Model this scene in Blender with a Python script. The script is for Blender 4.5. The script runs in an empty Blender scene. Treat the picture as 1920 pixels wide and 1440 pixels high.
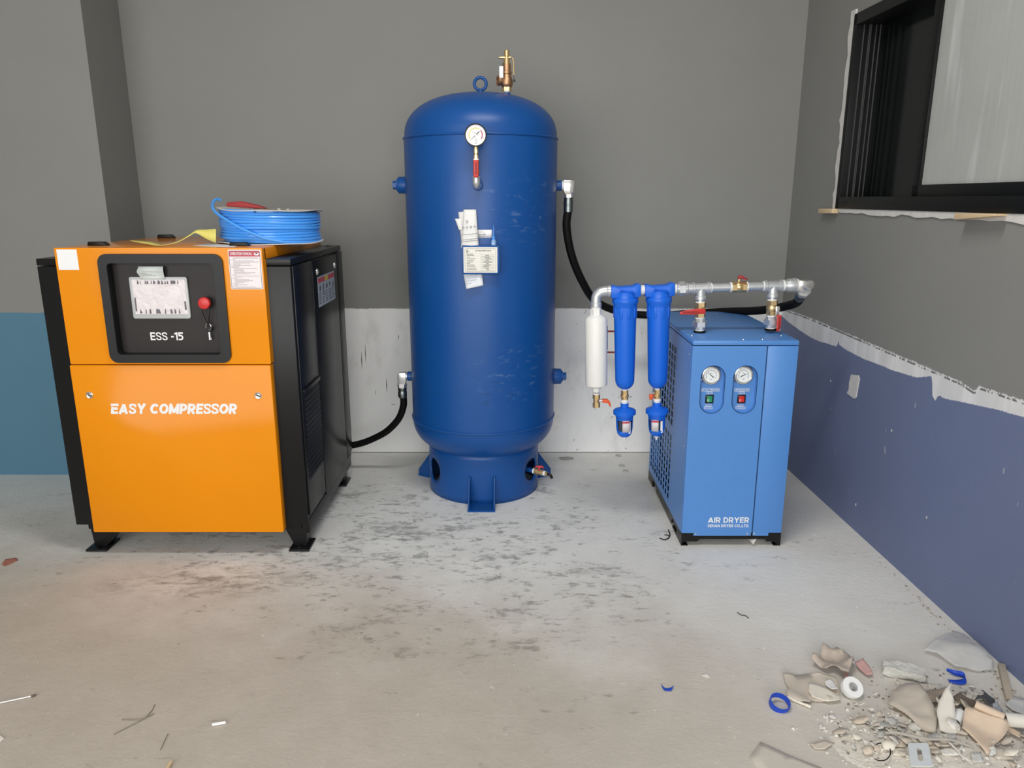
import bpy, bmesh, math, random
from mathutils import Vector, Matrix, noise as mnoise

random.seed(7)
sc = bpy.context.scene
C = sc.collection
PI = math.pi
R = math.radians

# ------------------------------------------------------------------ camera, world, light, exposure
cam_d = bpy.data.cameras.new('camera'); cam = bpy.data.objects.new('camera', cam_d); C.objects.link(cam)
cam_d.sensor_width = 36.0; cam_d.lens = 1400.0 / 1920.0 * 36.0
cam_d.clip_start = 0.05; cam_d.clip_end = 100
cam.location = (0, 0, 1.5); cam.rotation_euler = (R(90 - 13.96), 0, 0)
sc.camera = cam

w = bpy.data.worlds.new('world'); sc.world = w; w.use_nodes = True
w.node_tree.nodes['Background'].inputs[0].default_value = (0.86, 0.93, 1.0, 1)
w.node_tree.nodes['Background'].inputs[1].default_value = 0.35

def area(name, loc, rot, sx, sy, power, col):
    d = bpy.data.lights.new(name, 'AREA'); d.shape = 'RECTANGLE'; d.size = sx; d.size_y = sy
    d.energy = power; d.color = col
    o = bpy.data.objects.new(name, d); C.objects.link(o); o.location = loc; o.rotation_euler = rot
    return o
# daylight through the open shop front behind the camera, and the room's ceiling lamp
area('daylight_opening', (-1.45, -2.55, 1.72), (R(90), 0, 0), 6.1, 2.7, 235, (1.0, 0.99, 0.97))
area('ceiling_lamp', (0.05, 2.05, 3.27), (0, 0, 0), 1.3, 0.35, 34, (1.0, 0.98, 0.95))

vs = sc.view_settings
vs.view_transform = 'Standard'; vs.look = 'None'; vs.gamma = 1.0; vs.use_curve_mapping = False
vs.exposure = 0.0

# ------------------------------------------------------------------ node helpers
class G:
    def __init__(self, name):
        self.m = bpy.data.materials.new(name); self.m.use_nodes = True
        self.nt = self.m.node_tree; self.b = self.nt.nodes['Principled BSDF']
        self._pos = None
    def n(self, t, **kw):
        nd = self.nt.nodes.new(t)
        for k, v in kw.items(): setattr(nd, k, v)
        return nd
    def link(self, a, b): self.nt.links.new(a, b)
    def put(self, sock, v):
        if hasattr(v, 'is_linked') or isinstance(v, bpy.types.NodeSocket): self.link(v, sock)
        elif isinstance(v, (tuple, list)): sock.default_value = tuple(v) + ((1,) if len(v) == 3 and sock.type == 'RGBA' else ())
        else: sock.default_value = v
    def pos(self):
        if self._pos is None: self._pos = self.n('ShaderNodeNewGeometry').outputs['Position']
        return self._pos
    def obj(self): return self.n('ShaderNodeTexCoord').outputs['Object']
    def xyz(self, v):
        s = self.n('ShaderNodeSeparateXYZ'); self.link(v, s.inputs[0]); return s.outputs
    def vec(self, v, scale=(1, 1, 1), loc=(0, 0, 0)):
        m = self.n('ShaderNodeMapping'); self.link(v, m.inputs['Vector'])
        m.inputs['Scale'].default_value = scale; m.inputs['Location'].default_value = loc; return m.outputs[0]
    def noise(self, v, scale, detail=4, rough=0.55, dist=0.0):
        n = self.n('ShaderNodeTexNoise'); self.link(v, n.inputs['Vector'])
        n.inputs['Scale'].default_value = scale; n.inputs['Detail'].default_value = detail
        n.inputs['Roughness'].default_value = rough; n.inputs['Distortion'].default_value = dist
        return n.outputs[0]
    def math(self, op, a, b=0.0, c=0.0, clamp=False):
        n = self.n('ShaderNodeMath', operation=op, use_clamp=clamp)
        self.put(n.inputs[0], a); self.put(n.inputs[1], b); self.put(n.inputs[2], c); return n.outputs[0]
    def step(self, v, a, b):
        n = self.n('ShaderNodeMapRange', interpolation_type='SMOOTHSTEP')
        self.put(n.inputs[0], v); self.put(n.inputs[1], a); self.put(n.inputs[2], b); return n.outputs[0]
    def mix(self, f, a, b):
        n = self.n('ShaderNodeMix', data_type='RGBA')
        self.put(n.inputs[0], f); self.put(n.inputs[6], a); self.put(n.inputs[7], b); return n.outputs[2]
    def bump(self, h, strength, dist=0.01):
        n = self.n('ShaderNodeBump'); self.put(n.inputs['Height'], h)
        n.inputs['Strength'].default_value = strength; n.inputs['Distance'].default_value = dist
        self.link(n.outputs[0], self.b.inputs['Normal'])
    def curve(self, v, pts, lo, hi):
        n = self.n('ShaderNodeFloatCurve'); cv = n.mapping.curves[0]
        P = [((x - lo) / (hi - lo), y) for x, y in pts]
        cv.points[0].location = P[0]; cv.points[1].location = P[-1]
        for p in P[1:-1]: cv.points.new(*p)
        for p in cv.points: p.handle_type = 'VECTOR'
        n.mapping.update()
        t = self.math('DIVIDE', self.math('SUBTRACT', v, lo), hi - lo, clamp=True)
        self.link(t, n.inputs['Value']); return n.outputs[0]

MATS = {}
def mat(name, col, rough=0.5, metal=0.0, var=0.06, vscale=30.0, bump=0.0, bscale=80.0, coat=0.0, spec=0.5, trans=0.0, alpha=1.0, emis=None):
    if name in MATS: return MATS[name]
    g = G(name); v = g.obj()
    nz = g.noise(v, vscale, 3)
    a = tuple(max(0, c * (1 - var)) for c in col); b = tuple(min(1, c * (1 + var)) for c in col)
    g.put(g.b.inputs['Base Color'], g.mix(nz, a, b))
    g.put(g.b.inputs['Roughness'], g.math('ADD', rough - 0.03, g.math('MULTIPLY', nz, 0.06)))
    g.b.inputs['Metallic'].default_value = metal
    g.b.inputs['Specular IOR Level'].default_value = spec
    g.b.inputs['Coat Weight'].default_value = coat
    g.b.inputs['Coat Roughness'].default_value = 0.12
    if trans: g.b.inputs['Transmission Weight'].default_value = trans
    if alpha < 1: g.b.inputs['Alpha'].default_value = alpha
    if bump: g.bump(g.noise(v, bscale, 3), bump, 0.004)
    MATS[name] = g.m
    return g.m

# ------------------------------------------------------------------ mesh helpers
class MB:
    def __init__(self): self.bm = bmesh.new()
    def _merge(self, t, M=None):
        if M is not None: bmesh.ops.transform(t, matrix=M, verts=t.verts)
        me = bpy.data.meshes.new('tmp'); t.to_mesh(me); t.free(); self.bm.from_mesh(me); bpy.data.meshes.remove(me)
        return self
    def box(self, lo, hi, bev=0.0, seg=2, M=None):
        t = bmesh.new(); bmesh.ops.create_cube(t, size=1)
        for v in t.verts:
            v.co = Vector(((lo[i] + hi[i]) / 2 + v.co[i] * (hi[i] - lo[i]) for i in range(3)))
        if bev: bmesh.ops.bevel(t, geom=t.edges[:], offset=bev, segments=seg, profile=0.5, affect='EDGES')
        return self._merge(t, M)
    def faces(self, verts, fs, M=None):
        t = bmesh.new(); vv = [t.verts.new(v) for v in verts]
        for f in fs: t.faces.new([vv[i] for i in f])
        bmesh.ops.recalc_face_normals(t, faces=t.faces)
        return self._merge(t, M)
    def prism(self, pts, vec, bev=0.0, M=None):
        """closed polygon of 3-D points extruded along vec"""
        t = bmesh.new(); a = [t.verts.new(p) for p in pts]; vec = Vector(vec)
        b = [t.verts.new(Vector(p) + vec) for p in pts]; n = len(pts)
        t.faces.new(a); t.faces.new(b[::-1])
        for i in range(n): t.faces.new((a[i], b[i], b[(i + 1) % n], a[(i + 1) % n]))
        bmesh.ops.recalc_face_normals(t, faces=t.faces)
        if bev: bmesh.ops.bevel(t, geom=t.edges[:], offset=bev, segments=2, profile=0.5, affect='EDGES')
        return self._merge(t, M)
    def lathe(self, prof, c=(0, 0, 0), axis=(0, 0, 1), seg=40, M=None):
        """prof: list of (radius, distance along axis)"""
        t = bmesh.new(); ax = Vector(axis).normalized()
        q = Vector((0, 0, 1)).rotation_difference(ax); rows = []; c = Vector(c)
        for r, z in prof:
            if r < 1e-6: rows.append([t.verts.new(c + ax * z)])
            else: rows.append([t.verts.new(c + q @ Vector((r * math.cos(2 * PI * i / seg), r * math.sin(2 * PI * i / seg), z))) for i in range(seg)])
        if prof[0] == prof[-1]: rows[-1] = rows[0]
        for a, b in zip(rows, rows[1:]):
            for i in range(seg):
                j = (i + 1) % seg
                if len(a) == 1 and len(b) == 1: continue
                if len(a) == 1: t.faces.new((a[0], b[i], b[j]))
                elif len(b) == 1: t.faces.new((a[i], a[j], b[0]))
                else: t.faces.new((a[i], a[j], b[j], b[i]))
        for row in (() if prof[0] == prof[-1] else (rows[0], rows[-1])):
            if len(row) > 1: t.faces.new(row)
        bmesh.ops.recalc_face_normals(t, faces=t.faces)
        return self._merge(t, M)
    def cyl(self, p0, p1, r, r1=None, seg=20, bev=0.0, M=None):
        p0 = Vector(p0); p1 = Vector(p1); L = (p1 - p0).length; r1 = r if r1 is None else r1
        pr = [(0, 0), (r - bev, 0), (r, bev), (r1, L - bev), (r1 - bev, L), (0, L)] if bev else [(0, 0), (r, 0), (r1, L), (0, L)]
        return self.lathe(pr, p0, p1 - p0, seg, M)
    def tube(self, pts, r, seg=12, closed=False, M=None):
        P = [Vector(p) for p in pts]; n = len(P); t = bmesh.new(); rows = []
        T = []
        for i in range(n):
            a = P[(i - 1) % n] if (closed or i > 0) else P[i]; b = P[(i + 1) % n] if (closed or i < n - 1) else P[i]
            T.append((b - a).normalized())
        N = T[0].orthogonal().normalized()
        for i in range(n):
            if i: N = (N - T[i] * N.dot(T[i])).normalized()
            B = T[i].cross(N); rr = r[i] if isinstance(r, (list, tuple)) else r
            rows.append([t.verts.new(P[i] + (N * math.cos(2 * PI * k / seg) + B * math.sin(2 * PI * k / seg)) * rr) for k in range(seg)])
        rng = range(n if closed else n - 1)
        for i in rng:
            a, b = rows[i], rows[(i + 1) % n]
            for k in range(seg): t.faces.new((a[k], a[(k + 1) % seg], b[(k + 1) % seg], b[k]))
        if not closed: t.faces.new(rows[0]); t.faces.new(rows[-1])
        bmesh.ops.recalc_face_normals(t, faces=t.faces)
        return self._merge(t, M)
    def torus(self, c, axis, R0, r, seg=40, sseg=10, M=None):
        q = Vector((0, 0, 1)).rotation_difference(Vector(axis).normalized())
        return self.tube([Vector(c) + q @ Vector((R0 * math.cos(2 * PI * i / seg), R0 * math.sin(2 * PI * i / seg), 0)) for i in range(seg)], r, sseg, True, M)
    def hexn(self, p0, p1, r, M=None): return self.cyl(p0, p1, r, seg=6, M=M)
    def build(self, name, m, parent=None, M=None, smooth=35, solid=0.0, local=False):
        bm = self.bm
        if M is not None: bmesh.ops.transform(bm, matrix=M, verts=bm.verts)
        if parent is not None and not local:
            off = Vector(); p = parent
            while p is not None: off += p.location; p = p.parent
            bmesh.ops.translate(bm, vec=-off, verts=bm.verts)
        me = bpy.data.meshes.new(name); bm.to_mesh(me); bm.free()
        me.materials.append(m)
        if smooth:
            me.polygons.foreach_set('use_smooth', [True] * len(me.polygons)); me.set_sharp_from_angle(angle=R(smooth))
        o = bpy.data.objects.new(name, me); C.objects.link(o); o.parent = parent
        if solid:
            md = o.modifiers.new('thickness', 'SOLIDIFY'); md.thickness = abs(solid); md.offset = -1 if solid > 0 else 0
        return o

def spline(pts, n=12):
    P = [Vector(p) for p in pts]; out = []
    for i in range(len(P) - 1):
        p0 = P[i - 1] if i else P[i] * 2 - P[i + 1]; p1 = P[i]; p2 = P[i + 1]
        p3 = P[i + 2] if i + 2 < len(P) else P[i + 1] * 2 - P[i]
        for k in range(n):
            t = k / n
            out.append(0.5 * ((2 * p1) + (p2 - p0) * t + (2 * p0 - 5 * p1 + 4 * p2 - p3) * t * t + (3 * p1 - p0 - 3 * p2 + p3) * t ** 3))
    return out + [P[-1]]

def thing(name, label, cat, loc=(0, 0, 0), group=None):
    o = bpy.data.objects.new(name, None); C.objects.link(o); o.location = loc; o.empty_display_size = 0.05
    return tag(o, label, cat, group)
def tag(o, label, cat, group=None):
    o['label'] = label; o['category'] = cat
    if group: o['group'] = group
    return o
def struct(o, label=None):
    o['kind'] = 'structure'
    if label: o['label'] = label
    return o
def note(o, label): o['label'] = label; return o
def rrect(x0, x1, z0, z1, r, y, n=6):
    out = []
    for cx, cz, a0 in ((x1 - r, z1 - r, 0), (x0 + r, z1 - r, 90), (x0 + r, z0 + r, 180), (x1 - r, z0 + r, 270)):
        for k in range(n + 1):
            a = R(a0 + 90 * k / n); out.append((cx + r * math.cos(a), y, cz + r * math.sin(a)))
    return out

def text(s, name, m, parent, O, ri, up, wd, ht, bold=0.0, shear=0.0, th=0.0006, space=1.0, M=None):
    """lettering fitted to a wd x ht rectangle whose lower left corner is O"""
    cu = bpy.data.curves.new('t', 'FONT'); cu.body = s; cu.offset = bold; cu.shear = shear; cu.space_character = space
    cu.resolution_u = 3; cu.fill_mode = 'FRONT'
    ob = bpy.data.objects.new('t', cu); C.objects.link(ob)
    dg = bpy.context.evaluated_depsgraph_get()
    me = bpy.data.meshes.new_from_object(ob.evaluated_get(dg))
    bpy.data.objects.remove(ob); bpy.data.curves.remove(cu)
    mb = MB(); mb.bm.from_mesh(me); bpy.data.meshes.remove(me)
    xs = [v.co.x for v in mb.bm.verts]; ys = [v.co.y for v in mb.bm.verts]
    x0, x1, y0, y1 = min(xs), max(xs), min(ys), max(ys)
    O = Vector(O); ri = Vector(ri).normalized(); up = Vector(up).normalized(); nn = ri.cross(up)
    for v in mb.bm.verts:
        v.co = O + ri * ((v.co.x - x0) / (x1 - x0) * wd) + up * ((v.co.y - y0) / (y1 - y0) * ht) + nn * th
    bmesh.ops.remove_doubles(mb.bm, verts=mb.bm.verts, dist=1e-6)
    return mb.build(name, m, parent, M=M, smooth=0)

def ring(m, outer, inner, y0, y1):
    n = len(outer); vs = [(x, y0, z) for x, _, z in outer] + [(x, y0, z) for x, _, z in inner] + [(x, y1, z) for x, _, z in outer] + [(x, y1, z) for x, _, z in inner]
    fs = []
    for i in range(n):
        j = (i + 1) % n
        fs += [(i, j, n + j, n + i), (2 * n + i, 3 * n + i, 3 * n + j, 2 * n + j), (i, 2 * n + i, 2 * n + j, j), (n + i, n + j, 3 * n + j, 3 * n + i)]
    return m.faces(vs, fs)
def glyph(ch, t):
    a, b = t / 2, 1 - t / 2
    def el(w, a0, a1, n=20, cx=None): return [((w / 2 if cx is None else cx) + (w / 2 - a) * math.cos(R(a0 + (a1 - a0) * i / n)), .5 + (.5 - a) * math.sin(R(a0 + (a1 - a0) * i / n))) for i in range(n + 1)]
    def bowl(w, y0, y1, n=10):
        r = (y1 - y0) / 2; cx = w - a - r
        return [(a, y1)] + [(cx + r * math.cos(R(90 - 180 * i / n)), (y0 + y1) / 2 + r * math.sin(R(90 - 180 * i / n))) for i in range(n + 1)] + [(a, y0)]
    if ch == '|': w = .66; return w, [[(-.06, b), (w, b)], [(a, .68), (a, 0)], [(a - .02, .52), (w * .95, .52)], [(a, a), (w, a)]]
    if ch == 'E': w = .64; return w, [[(a, 0), (a, 1)], [(a, b), (w, b)], [(a, .51), (w * .94, .51)], [(a, a), (w, a)]]
    if ch == 'A': w = .90; return w, [[(t * .5, 0), (w / 2, 1 - t * .3)], [(w - t * .5, 0), (w / 2, 1 - t * .3)], [(w * .22, .27), (w * .78, .27)]]
    if ch == 'S': w = .68; return w, [[tuple(p[:2]) for p in spline([(w - a, .70, 0), (w - a - .05, .85, 0), (w / 2, b, 0), (a + .03, .86, 0), (a, .735, 0), (a + .06, .60, 0), (w / 2, .505, 0), (w - a - .06, .41, 0), (w - a, .27, 0), (w - a - .03, .14, 0), (w / 2, a, 0), (a + .05, .14, 0), (a, .30, 0)], 4)]]
    if ch == 'Y': w = .84; return w, [[(t * .5, 1), (w / 2, .46)], [(w - t * .5, 1), (w / 2, .46)], [(w / 2, .52), (w / 2, 0)]]
    if ch == 'C': w = .80; return w, [el(.86, 42, 318)]
    if ch == 'O': w = .86; return w, [el(w, 0, 360, 32)]
    if ch == 'M': w = .94; return w, [[(a, 0), (a, 1)], [(w - a, 0), (w - a, 1)], [(a + .02, 1 - t * .5), (w / 2, .12)], [(w - a - .02, 1 - t * .5), (w / 2, .12)]]
    if ch == 'N': w = .80; return w, [[(a, 0), (a, 1)], [(w - a, 0), (w - a, 1)], [(a, 1 - t * .4), (w - a, t * .4)]]
    if ch == 'P': w = .70; return w, [[(a, 0), (a, 1)], bowl(w, .40, b)]
    if ch == 'R': w = .74; return w, [[(a, 0), (a, 1)], bowl(w - .02, .42, b), [(w * .46, .44), (w - t * .5, 0)]]
    if ch == 'D': w = .78; return w, [[(a, 0), (a, 1)], bowl(w, a, b, 16)]
    if ch == 'I': return t, [[(a, 0), (a, 1)]]
    if ch == 'H': w = .76; return w, [[(a, 0), (a, 1)], [(w - a, 0), (w - a, 1)], [(a, .5), (w - a, .5)]]
    if ch == 'L': w = .58; return w, [[(a, 0), (a, 1)], [(a, a), (w, a)]]
    if ch == 'T': w = .70; return w, [[(w / 2, 0), (w / 2, 1)], [(0, b), (w, b)]]
    if ch == '1': w = .40; return w, [[(w - a, 0), (w - a, 1)], [(0, .78), (w - a, b)]]
    if ch == '5': w = .62; return w, [[(w, b), (a, b)], [(a, 1), (a, .52)], [(a, .54)] + bowl(w, a, .60)[1:-1] + [(0, a)]]
    if ch == '-': return .36, [[(0, .45), (.36, .45)]]
    if ch == '.': return t, [[(a, 0), (a, t)]]
    if ch == ',': return t, [[(a, -.1), (a, t)]]
    return .34, []
def dashes(name, m, parent, O, ri, up, L, seed, M=None):
    """two rows of small illegible print marks on a lever grip"""
    rd = random.Random(seed); mb = MB(); O = Vector(O); ri = Vector(ri); up = Vector(up); nn = ri.cross(up) * .0004
    for row, hh in ((0, .0028), (.0042, .0040)):
        x = 0.0
        while x < L:
            wl = rd.uniform(.003, .0065); a = O + ri * x + up * row + nn
            mb.faces([a, a + ri * wl, a + ri * wl + up * hh, a + up * hh], [(0, 1, 2, 3)]); x += wl + .0018
    o = mb.build(name, m, parent, M=M, smooth=0); o['kind'] = 'stuff'; return o
def block(txt, name, m, parent, O, wd, ht, t=.2, shear=0.0, gap=.10):
    """heavy grotesque capitals on a wall-parallel plane facing -Y, fitted to wd x ht"""
    if txt[0] == '|': txt = '|' + txt[2:]
    pen = 0.0; Q = []; TH = []
    for ch in txt:
        w_, L = glyph(ch, t * .80 if ch == 'S' else t)
        for pl in L: Q.append([(pen + x + shear * y, y) for x, y in pl]); TH.append(t * .80 if ch == 'S' else t)
        pen += w_ + (gap if ch not in ' ' else gap * .4)
    x0 = min(x for q in Q for x, y in q) - t / 2; x1 = max(x for q in Q for x, y in q) + t / 2
    mb = MB(); k = wd / (x1 - x0)
    cnt = 0
    def W(p): return (O[0] + (p.x - x0) * k, O[1] - .0006 - .00002 * (cnt % 9), O[2] + p.y * ht)
    for q, t in zip(Q, TH):
        P = [Vector((x, y)) for x, y in q]; n2 = len(P); loop = (P[0] - P[-1]).length < 1e-4
        for i in range(n2 - 1):
            cnt += 1; d = (P[i + 1] - P[i]).normalized(); nn = Vector((-d.y, d.x)) * (t / 2)
            mb.faces([W(p) for p in (P[i] + nn, P[i] - nn, P[i + 1] - nn, P[i + 1] + nn)], [(0, 1, 2, 3)])
            if i or loop:
                cnt += 1; mb.faces([W(P[i] + Vector((math.cos(PI * a / 7), math.sin(PI * a / 7))) * (t / 2)) for a in range(14)], [tuple(range(14))])
    return mb.build(name, m, parent, smooth=0)

# ------------------------------------------------------------------ room surfaces
def wall_mat(kind):
    g = G('wall_' + kind); p = g.pos(); x, y, z = g.xyz(p)
    n1 = g.noise(p, 3.0, 3); n2 = g.noise(p, 45.0, 4); nf = g.noise(p, 160.0, 3)
    grey = g.mix(n1, (0.238, 0.238, 0.224), (0.262, 0.262, 0.247))
    if kind == 'back':
        edge = g.math('ADD', 0.874, g.math('MULTIPLY', g.noise(g.vec(p, (1, 0, 0)), 5.0, 2), 0.012))
        zz = g.math('ADD', z, g.math('MULTIPLY', g.math('SUBTRACT', nf, 0.5), 0.018))
        up = g.step(zz, g.math('SUBTRACT', edge, 0.003), g.math('ADD', edge, 0.003))
        smut = g.step(g.noise(g.vec(p, (1, 1, 0.45)), 7.0, 6, 0.65), 0.5, 0.78)
        low = g.mix(g.math('MULTIPLY', smut, 0.55), (0.90, 0.90, 0.885), (0.56, 0.555, 0.53))
        sp = g.step(g.noise(p, 38.0, 2), 0.70, 0.74)
        right = g.step(x, 0.2, 0.45)
        low = g.mix(g.math('MULTIPLY', g.math('MULTIPLY', sp, right), 0.7), low, (0.12, 0.115, 0.105))
        g.put(g.b.inputs['Base Color'], g.mix(up, low, grey))
    elif kind == 'pillar':
        edge = g.math('ADD', 0.906, g.math('MULTIPLY', g.noise(g.vec(p, (1, 1, 0)), 9.0, 2), 0.014))
        up = g.step(z, g.math('SUBTRACT', edge, 0.002), g.math('ADD', edge, 0.002))
        teal = g.mix(n1, (0.082, 0.198, 0.285), (0.094, 0.218, 0.305))
        sp = g.step(g.noise(p, 60.0, 2), 0.75, 0.78)
        g.put(g.b.inputs['Base Color'], g.mix(up, g.mix(g.math('MULTIPLY', sp, 0.5), teal, (0.4, 0.45, 0.46)), grey))
    elif kind == 'right':
        s = g.math('MULTIPLY', g.math('SUBTRACT', 4.305, y), 1.0004)
        top = g.curve(s, [(0, .884), (.11, .884), (.40, .887), (.77, .880), (1.13, .872), (1.5, .864), (1.70, .860), (1.79, .846), (1.80, .870), (2.03, .878), (3.0, .89)], 0, 3.0)
        bot = g.curve(s, [(0, .84), (.12, .818), (.30, .798), (.42, .789), (.53, .787), (.60, .793), (.725, .798), (.735, .835), (.75, .812), (.82, .803), (1.0, .795), (1.10, .799), (1.25, .800), (1.43, .812), (1.53, .842), (1.545, .77), (1.57, .755), (1.585, .782), (1.62, .778), (1.89, .815), (2.04, .829), (3.0, .84)], 0, 3.0)
        rag = g.math('MULTIPLY', g.math('SUBTRACT', nf, 0.5), 0.03)
        rag2 = g.math('MULTIPLY', g.math('SUBTRACT', n2, 0.5), 0.012)
        zt = g.math('ADD', z, g.math('ADD', rag, rag2))
        up = g.step(zt, g.math('SUBTRACT', top, 0.001), g.math('ADD', top, 0.002))
        # thin grey line a little below the ragged edge, then bare plaster, then blue paint
        ln = g.math('MULTIPLY', g.step(z, g.math('SUBTRACT', top, 0.012), g.math('SUBTRACT', top, 0.010)),
                    g.step(z, g.math('SUBTRACT', top, 0.002), g.math('SUBTRACT', top, 0.005)))
        ln = g.math('MULTIPLY', ln, g.step(n2, 0.42, 0.52))
        mid = g.step(g.math('ADD', z, g.math('MULTIPLY', rag, 0.35)), g.math('SUBTRACT', bot, 0.002), g.math('ADD', bot, 0.001))
        blue = g.mix(n1, (0.145, 0.178, 0.300), (0.168, 0.205, 0.335))
        scr = g.step(g.noise(g.vec(p, (1, 1, 0.35)), 34.0, 1), 0.755, 0.775)
        blue = g.mix(g.math('MULTIPLY', scr, 0.55), blue, (0.5, 0.5, 0.52))
        white = g.mix(g.step(g.noise(g.vec(p, (1, 1, 0.1)), 12.0, 2), 0.35, 0.7), (0.70, 0.70, 0.70), (0.84, 0.84, 0.84))
        low = g.mix(mid, blue, white)
        low = g.mix(ln, low, (0.17, 0.17, 0.165))
        g.put(g.b.inputs['Base Color'], g.mix(up, low, grey))
    else:
        g.put(g.b.inputs['Base Color'], grey)
    g.b.inputs['Roughness'].default_value = 0.62
    g.b.inputs['Specular IOR Level'].default_value = 0.35
    g.bump(g.math('ADD', g.math('MULTIPLY', n1, 0.6), g.math('MULTIPLY', nf, 0.12)), 0.12, 0.02)
    return g.m

def floor_mat():
    g = G('concrete_floor'); p = g.pos(); x, y, z = g.xyz(p)
    big = g.noise(p, 1.3, 4, 0.6); mid = g.noise(p, 6.5, 6, 0.65, 0.4); fine = g.noise(p, 38.0, 5, 0.7, 0.6); grit = g.noise(p, 190.0, 3)
    yy = g.math('ADD', g.math('ADD', y, g.math('MULTIPLY', x, 0.22)), g.math('MULTIPLY', g.math('SUBTRACT', big, 0.5), 1.5))
    far = g.step(yy, 1.95, 3.15)
    warm = g.mix(mid, (0.44, 0.395, 0.335), (0.56, 0.512, 0.445))
    cool = g.mix(mid, (0.70, 0.70, 0.67), (0.90, 0.90, 0.87))
    base = g.mix(far, warm, cool)
    pale = g.step(g.math('ADD', x, g.math('MULTIPLY', big, 0.8)), 0.4, 1.4)
    base = g.mix(g.math('MULTIPLY', pale, 0.45), base, (0.76, 0.72, 0.645))
    # worn dark grey smudges where machines were dragged, strongest between compressor and tank
    def blob(cx, cy, rx, ry):
        dx = g.math('DIVIDE', g.math('SUBTRACT', x, cx), rx); dy = g.math('DIVIDE', g.math('SUBTRACT', y, cy), ry)
        d = g.math('ADD', g.math('MULTIPLY', dx, dx), g.math('MULTIPLY', dy, dy))
        return g.math('SUBTRACT', 1.0, g.step(d, 0.1, 1.0))
    reg = g.math('MAXIMUM', blob(-0.55, 3.15, 1.5, 0.95), g.math('MAXIMUM', g.math('MULTIPLY', blob(-0.1, 2.6, 1.0, 0.6), 0.85), g.math('MULTIPLY', blob(0.3, 3.1, 0.9, 0.6), 0.7)))
    reg = g.math('ADD', 0.34, g.math('MULTIPLY', reg, 0.66))
    sv = g.vec(p, (0.7, 1.3, 1))
    sm = g.math('ADD', g.math('MULTIPLY', g.noise(sv, 13.0, 8, 0.74, 0.3), 0.55), g.math('MULTIPLY', g.noise(sv, 31.0, 6, 0.7, 0.4), 0.45)); sm2 = g.noise(sv, 3.2, 4, 0.6, 0.8)
    th = g.math('SUBTRACT', 0.615, g.math('ADD', g.math('MULTIPLY', reg, 0.115), g.math('MULTIPLY', g.math('SUBTRACT', sm2, 0.5), 0.26)))
    smk = g.math('MULTIPLY', g.step(sm, th, g.math('ADD', th, 0.10)), g.math('ADD', 0.45, g.math('MULTIPLY', fine, 0.75)))
    base = g.mix(g.math('MULTIPLY', smk, 0.80, clamp=True), base, g.mix(far, (0.25, 0.215, 0.18), (0.215, 0.218, 0.212)))
    soft = g.math('MULTIPLY', g.step(sm2, 0.52, 0.72), reg)
    base = g.mix(g.math('MULTIPLY', soft, 0.28), base, g.mix(far, (0.33, 0.285, 0.235), (0.33, 0.33, 0.32)))
    st = g.math('MULTIPLY', blob(-1.22, 2.72, 0.50, 0.17), g.step(g.noise(sv, 9.0, 6, 0.7, 0.8), 0.40, 0.68))
    base = g.mix(g.math('MULTIPLY', st, 0.60), base, (0.20, 0.165, 0.125))
    wh = g.step(fine, 0.62, 0.76)
    base = g.mix(g.math('MULTIPLY', wh, 0.40), base, (0.86, 0.845, 0.80))
    dk = g.step(grit, 0.64, 0.72)
    base = g.mix(g.math('MULTIPLY', dk, 0.20), base, (0.25, 0.22, 0.18))
    g.put(g.b.inputs['Base Color'], base)
    g.put(g.b.inputs['Roughness'], g.math('ADD', 0.62, g.math('MULTIPLY', mid, 0.25)))
    g.b.inputs['Specular IOR Level'].default_value = 0.3
    h = g.math('ADD', g.math('MULTIPLY', sm, 0.8), g.math('ADD', g.math('MULTIPLY', fine, 0.45), g.math('MULTIPLY', grit, 0.12)))
    g.bump(h, 0.30, 0.010)
    return g.m

M_WB = wall_mat('back'); M_WP = wall_mat('pillar'); M_WR = wall_mat('right'); M_WG = wall_mat('grey'); M_FL = floor_mat()

XL, XR, YB, YF, ZC = -4.6, 1.565, 4.305, -2.7, 3.35
fl = MB().box((XL - 0.2, YF - 1.5, -0.12), (2.1, YB + 0.2, 0)).build('floor', M_FL, smooth=0); struct(fl, 'dusty smudged bare concrete floor')
wb = MB().box((-2.2, YB, 0), (1.80, YB + 0.2, ZC)).build('wall_back', M_WB, smooth=0); struct(wb, 'grey back wall with unpainted white lower band')
wp = MB().box((XL, 3.932, 0), (-2.078, YB + 0.2, ZC)).build('wall_left_projection', M_WP, smooth=0); struct(wp, 'projecting grey wall section with teal lower band')
ws = MB().box((XL - 0.2, YF, 0), (XL, 3.95, ZC)).build('wall_left', M_WG, smooth=0); struct(ws, 'grey side wall')
ce = MB().box((XL - 0.2, YF, ZC), (2.1, YB + 0.2, ZC + 0.15)).build('ceiling', mat('ceiling_paint', (0.5, 0.5, 0.49), 0.8), smooth=0); struct(ce, 'pale ceiling')
MB().box((-0.62, 1.86, 3.28), (0.72, 2.24, ZC), 0.01).build('lamp_housing', mat('lamp_white', (0.8, 0.8, 0.8), 0.5), ce)
# shop front behind the camera with its wide opening
m = MB(); m.box((XL - 0.2, YF - 0.2, 0), (XL, YF, ZC)); m.box((1.68, YF - 0.2, 0), (2.1, YF, ZC)); m.box((XL, YF - 0.2, 3.1), (1.68, YF, ZC))
struct(m.build('wall_front', M_WG, smooth=0), 'grey front wall around the open shop front')

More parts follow.
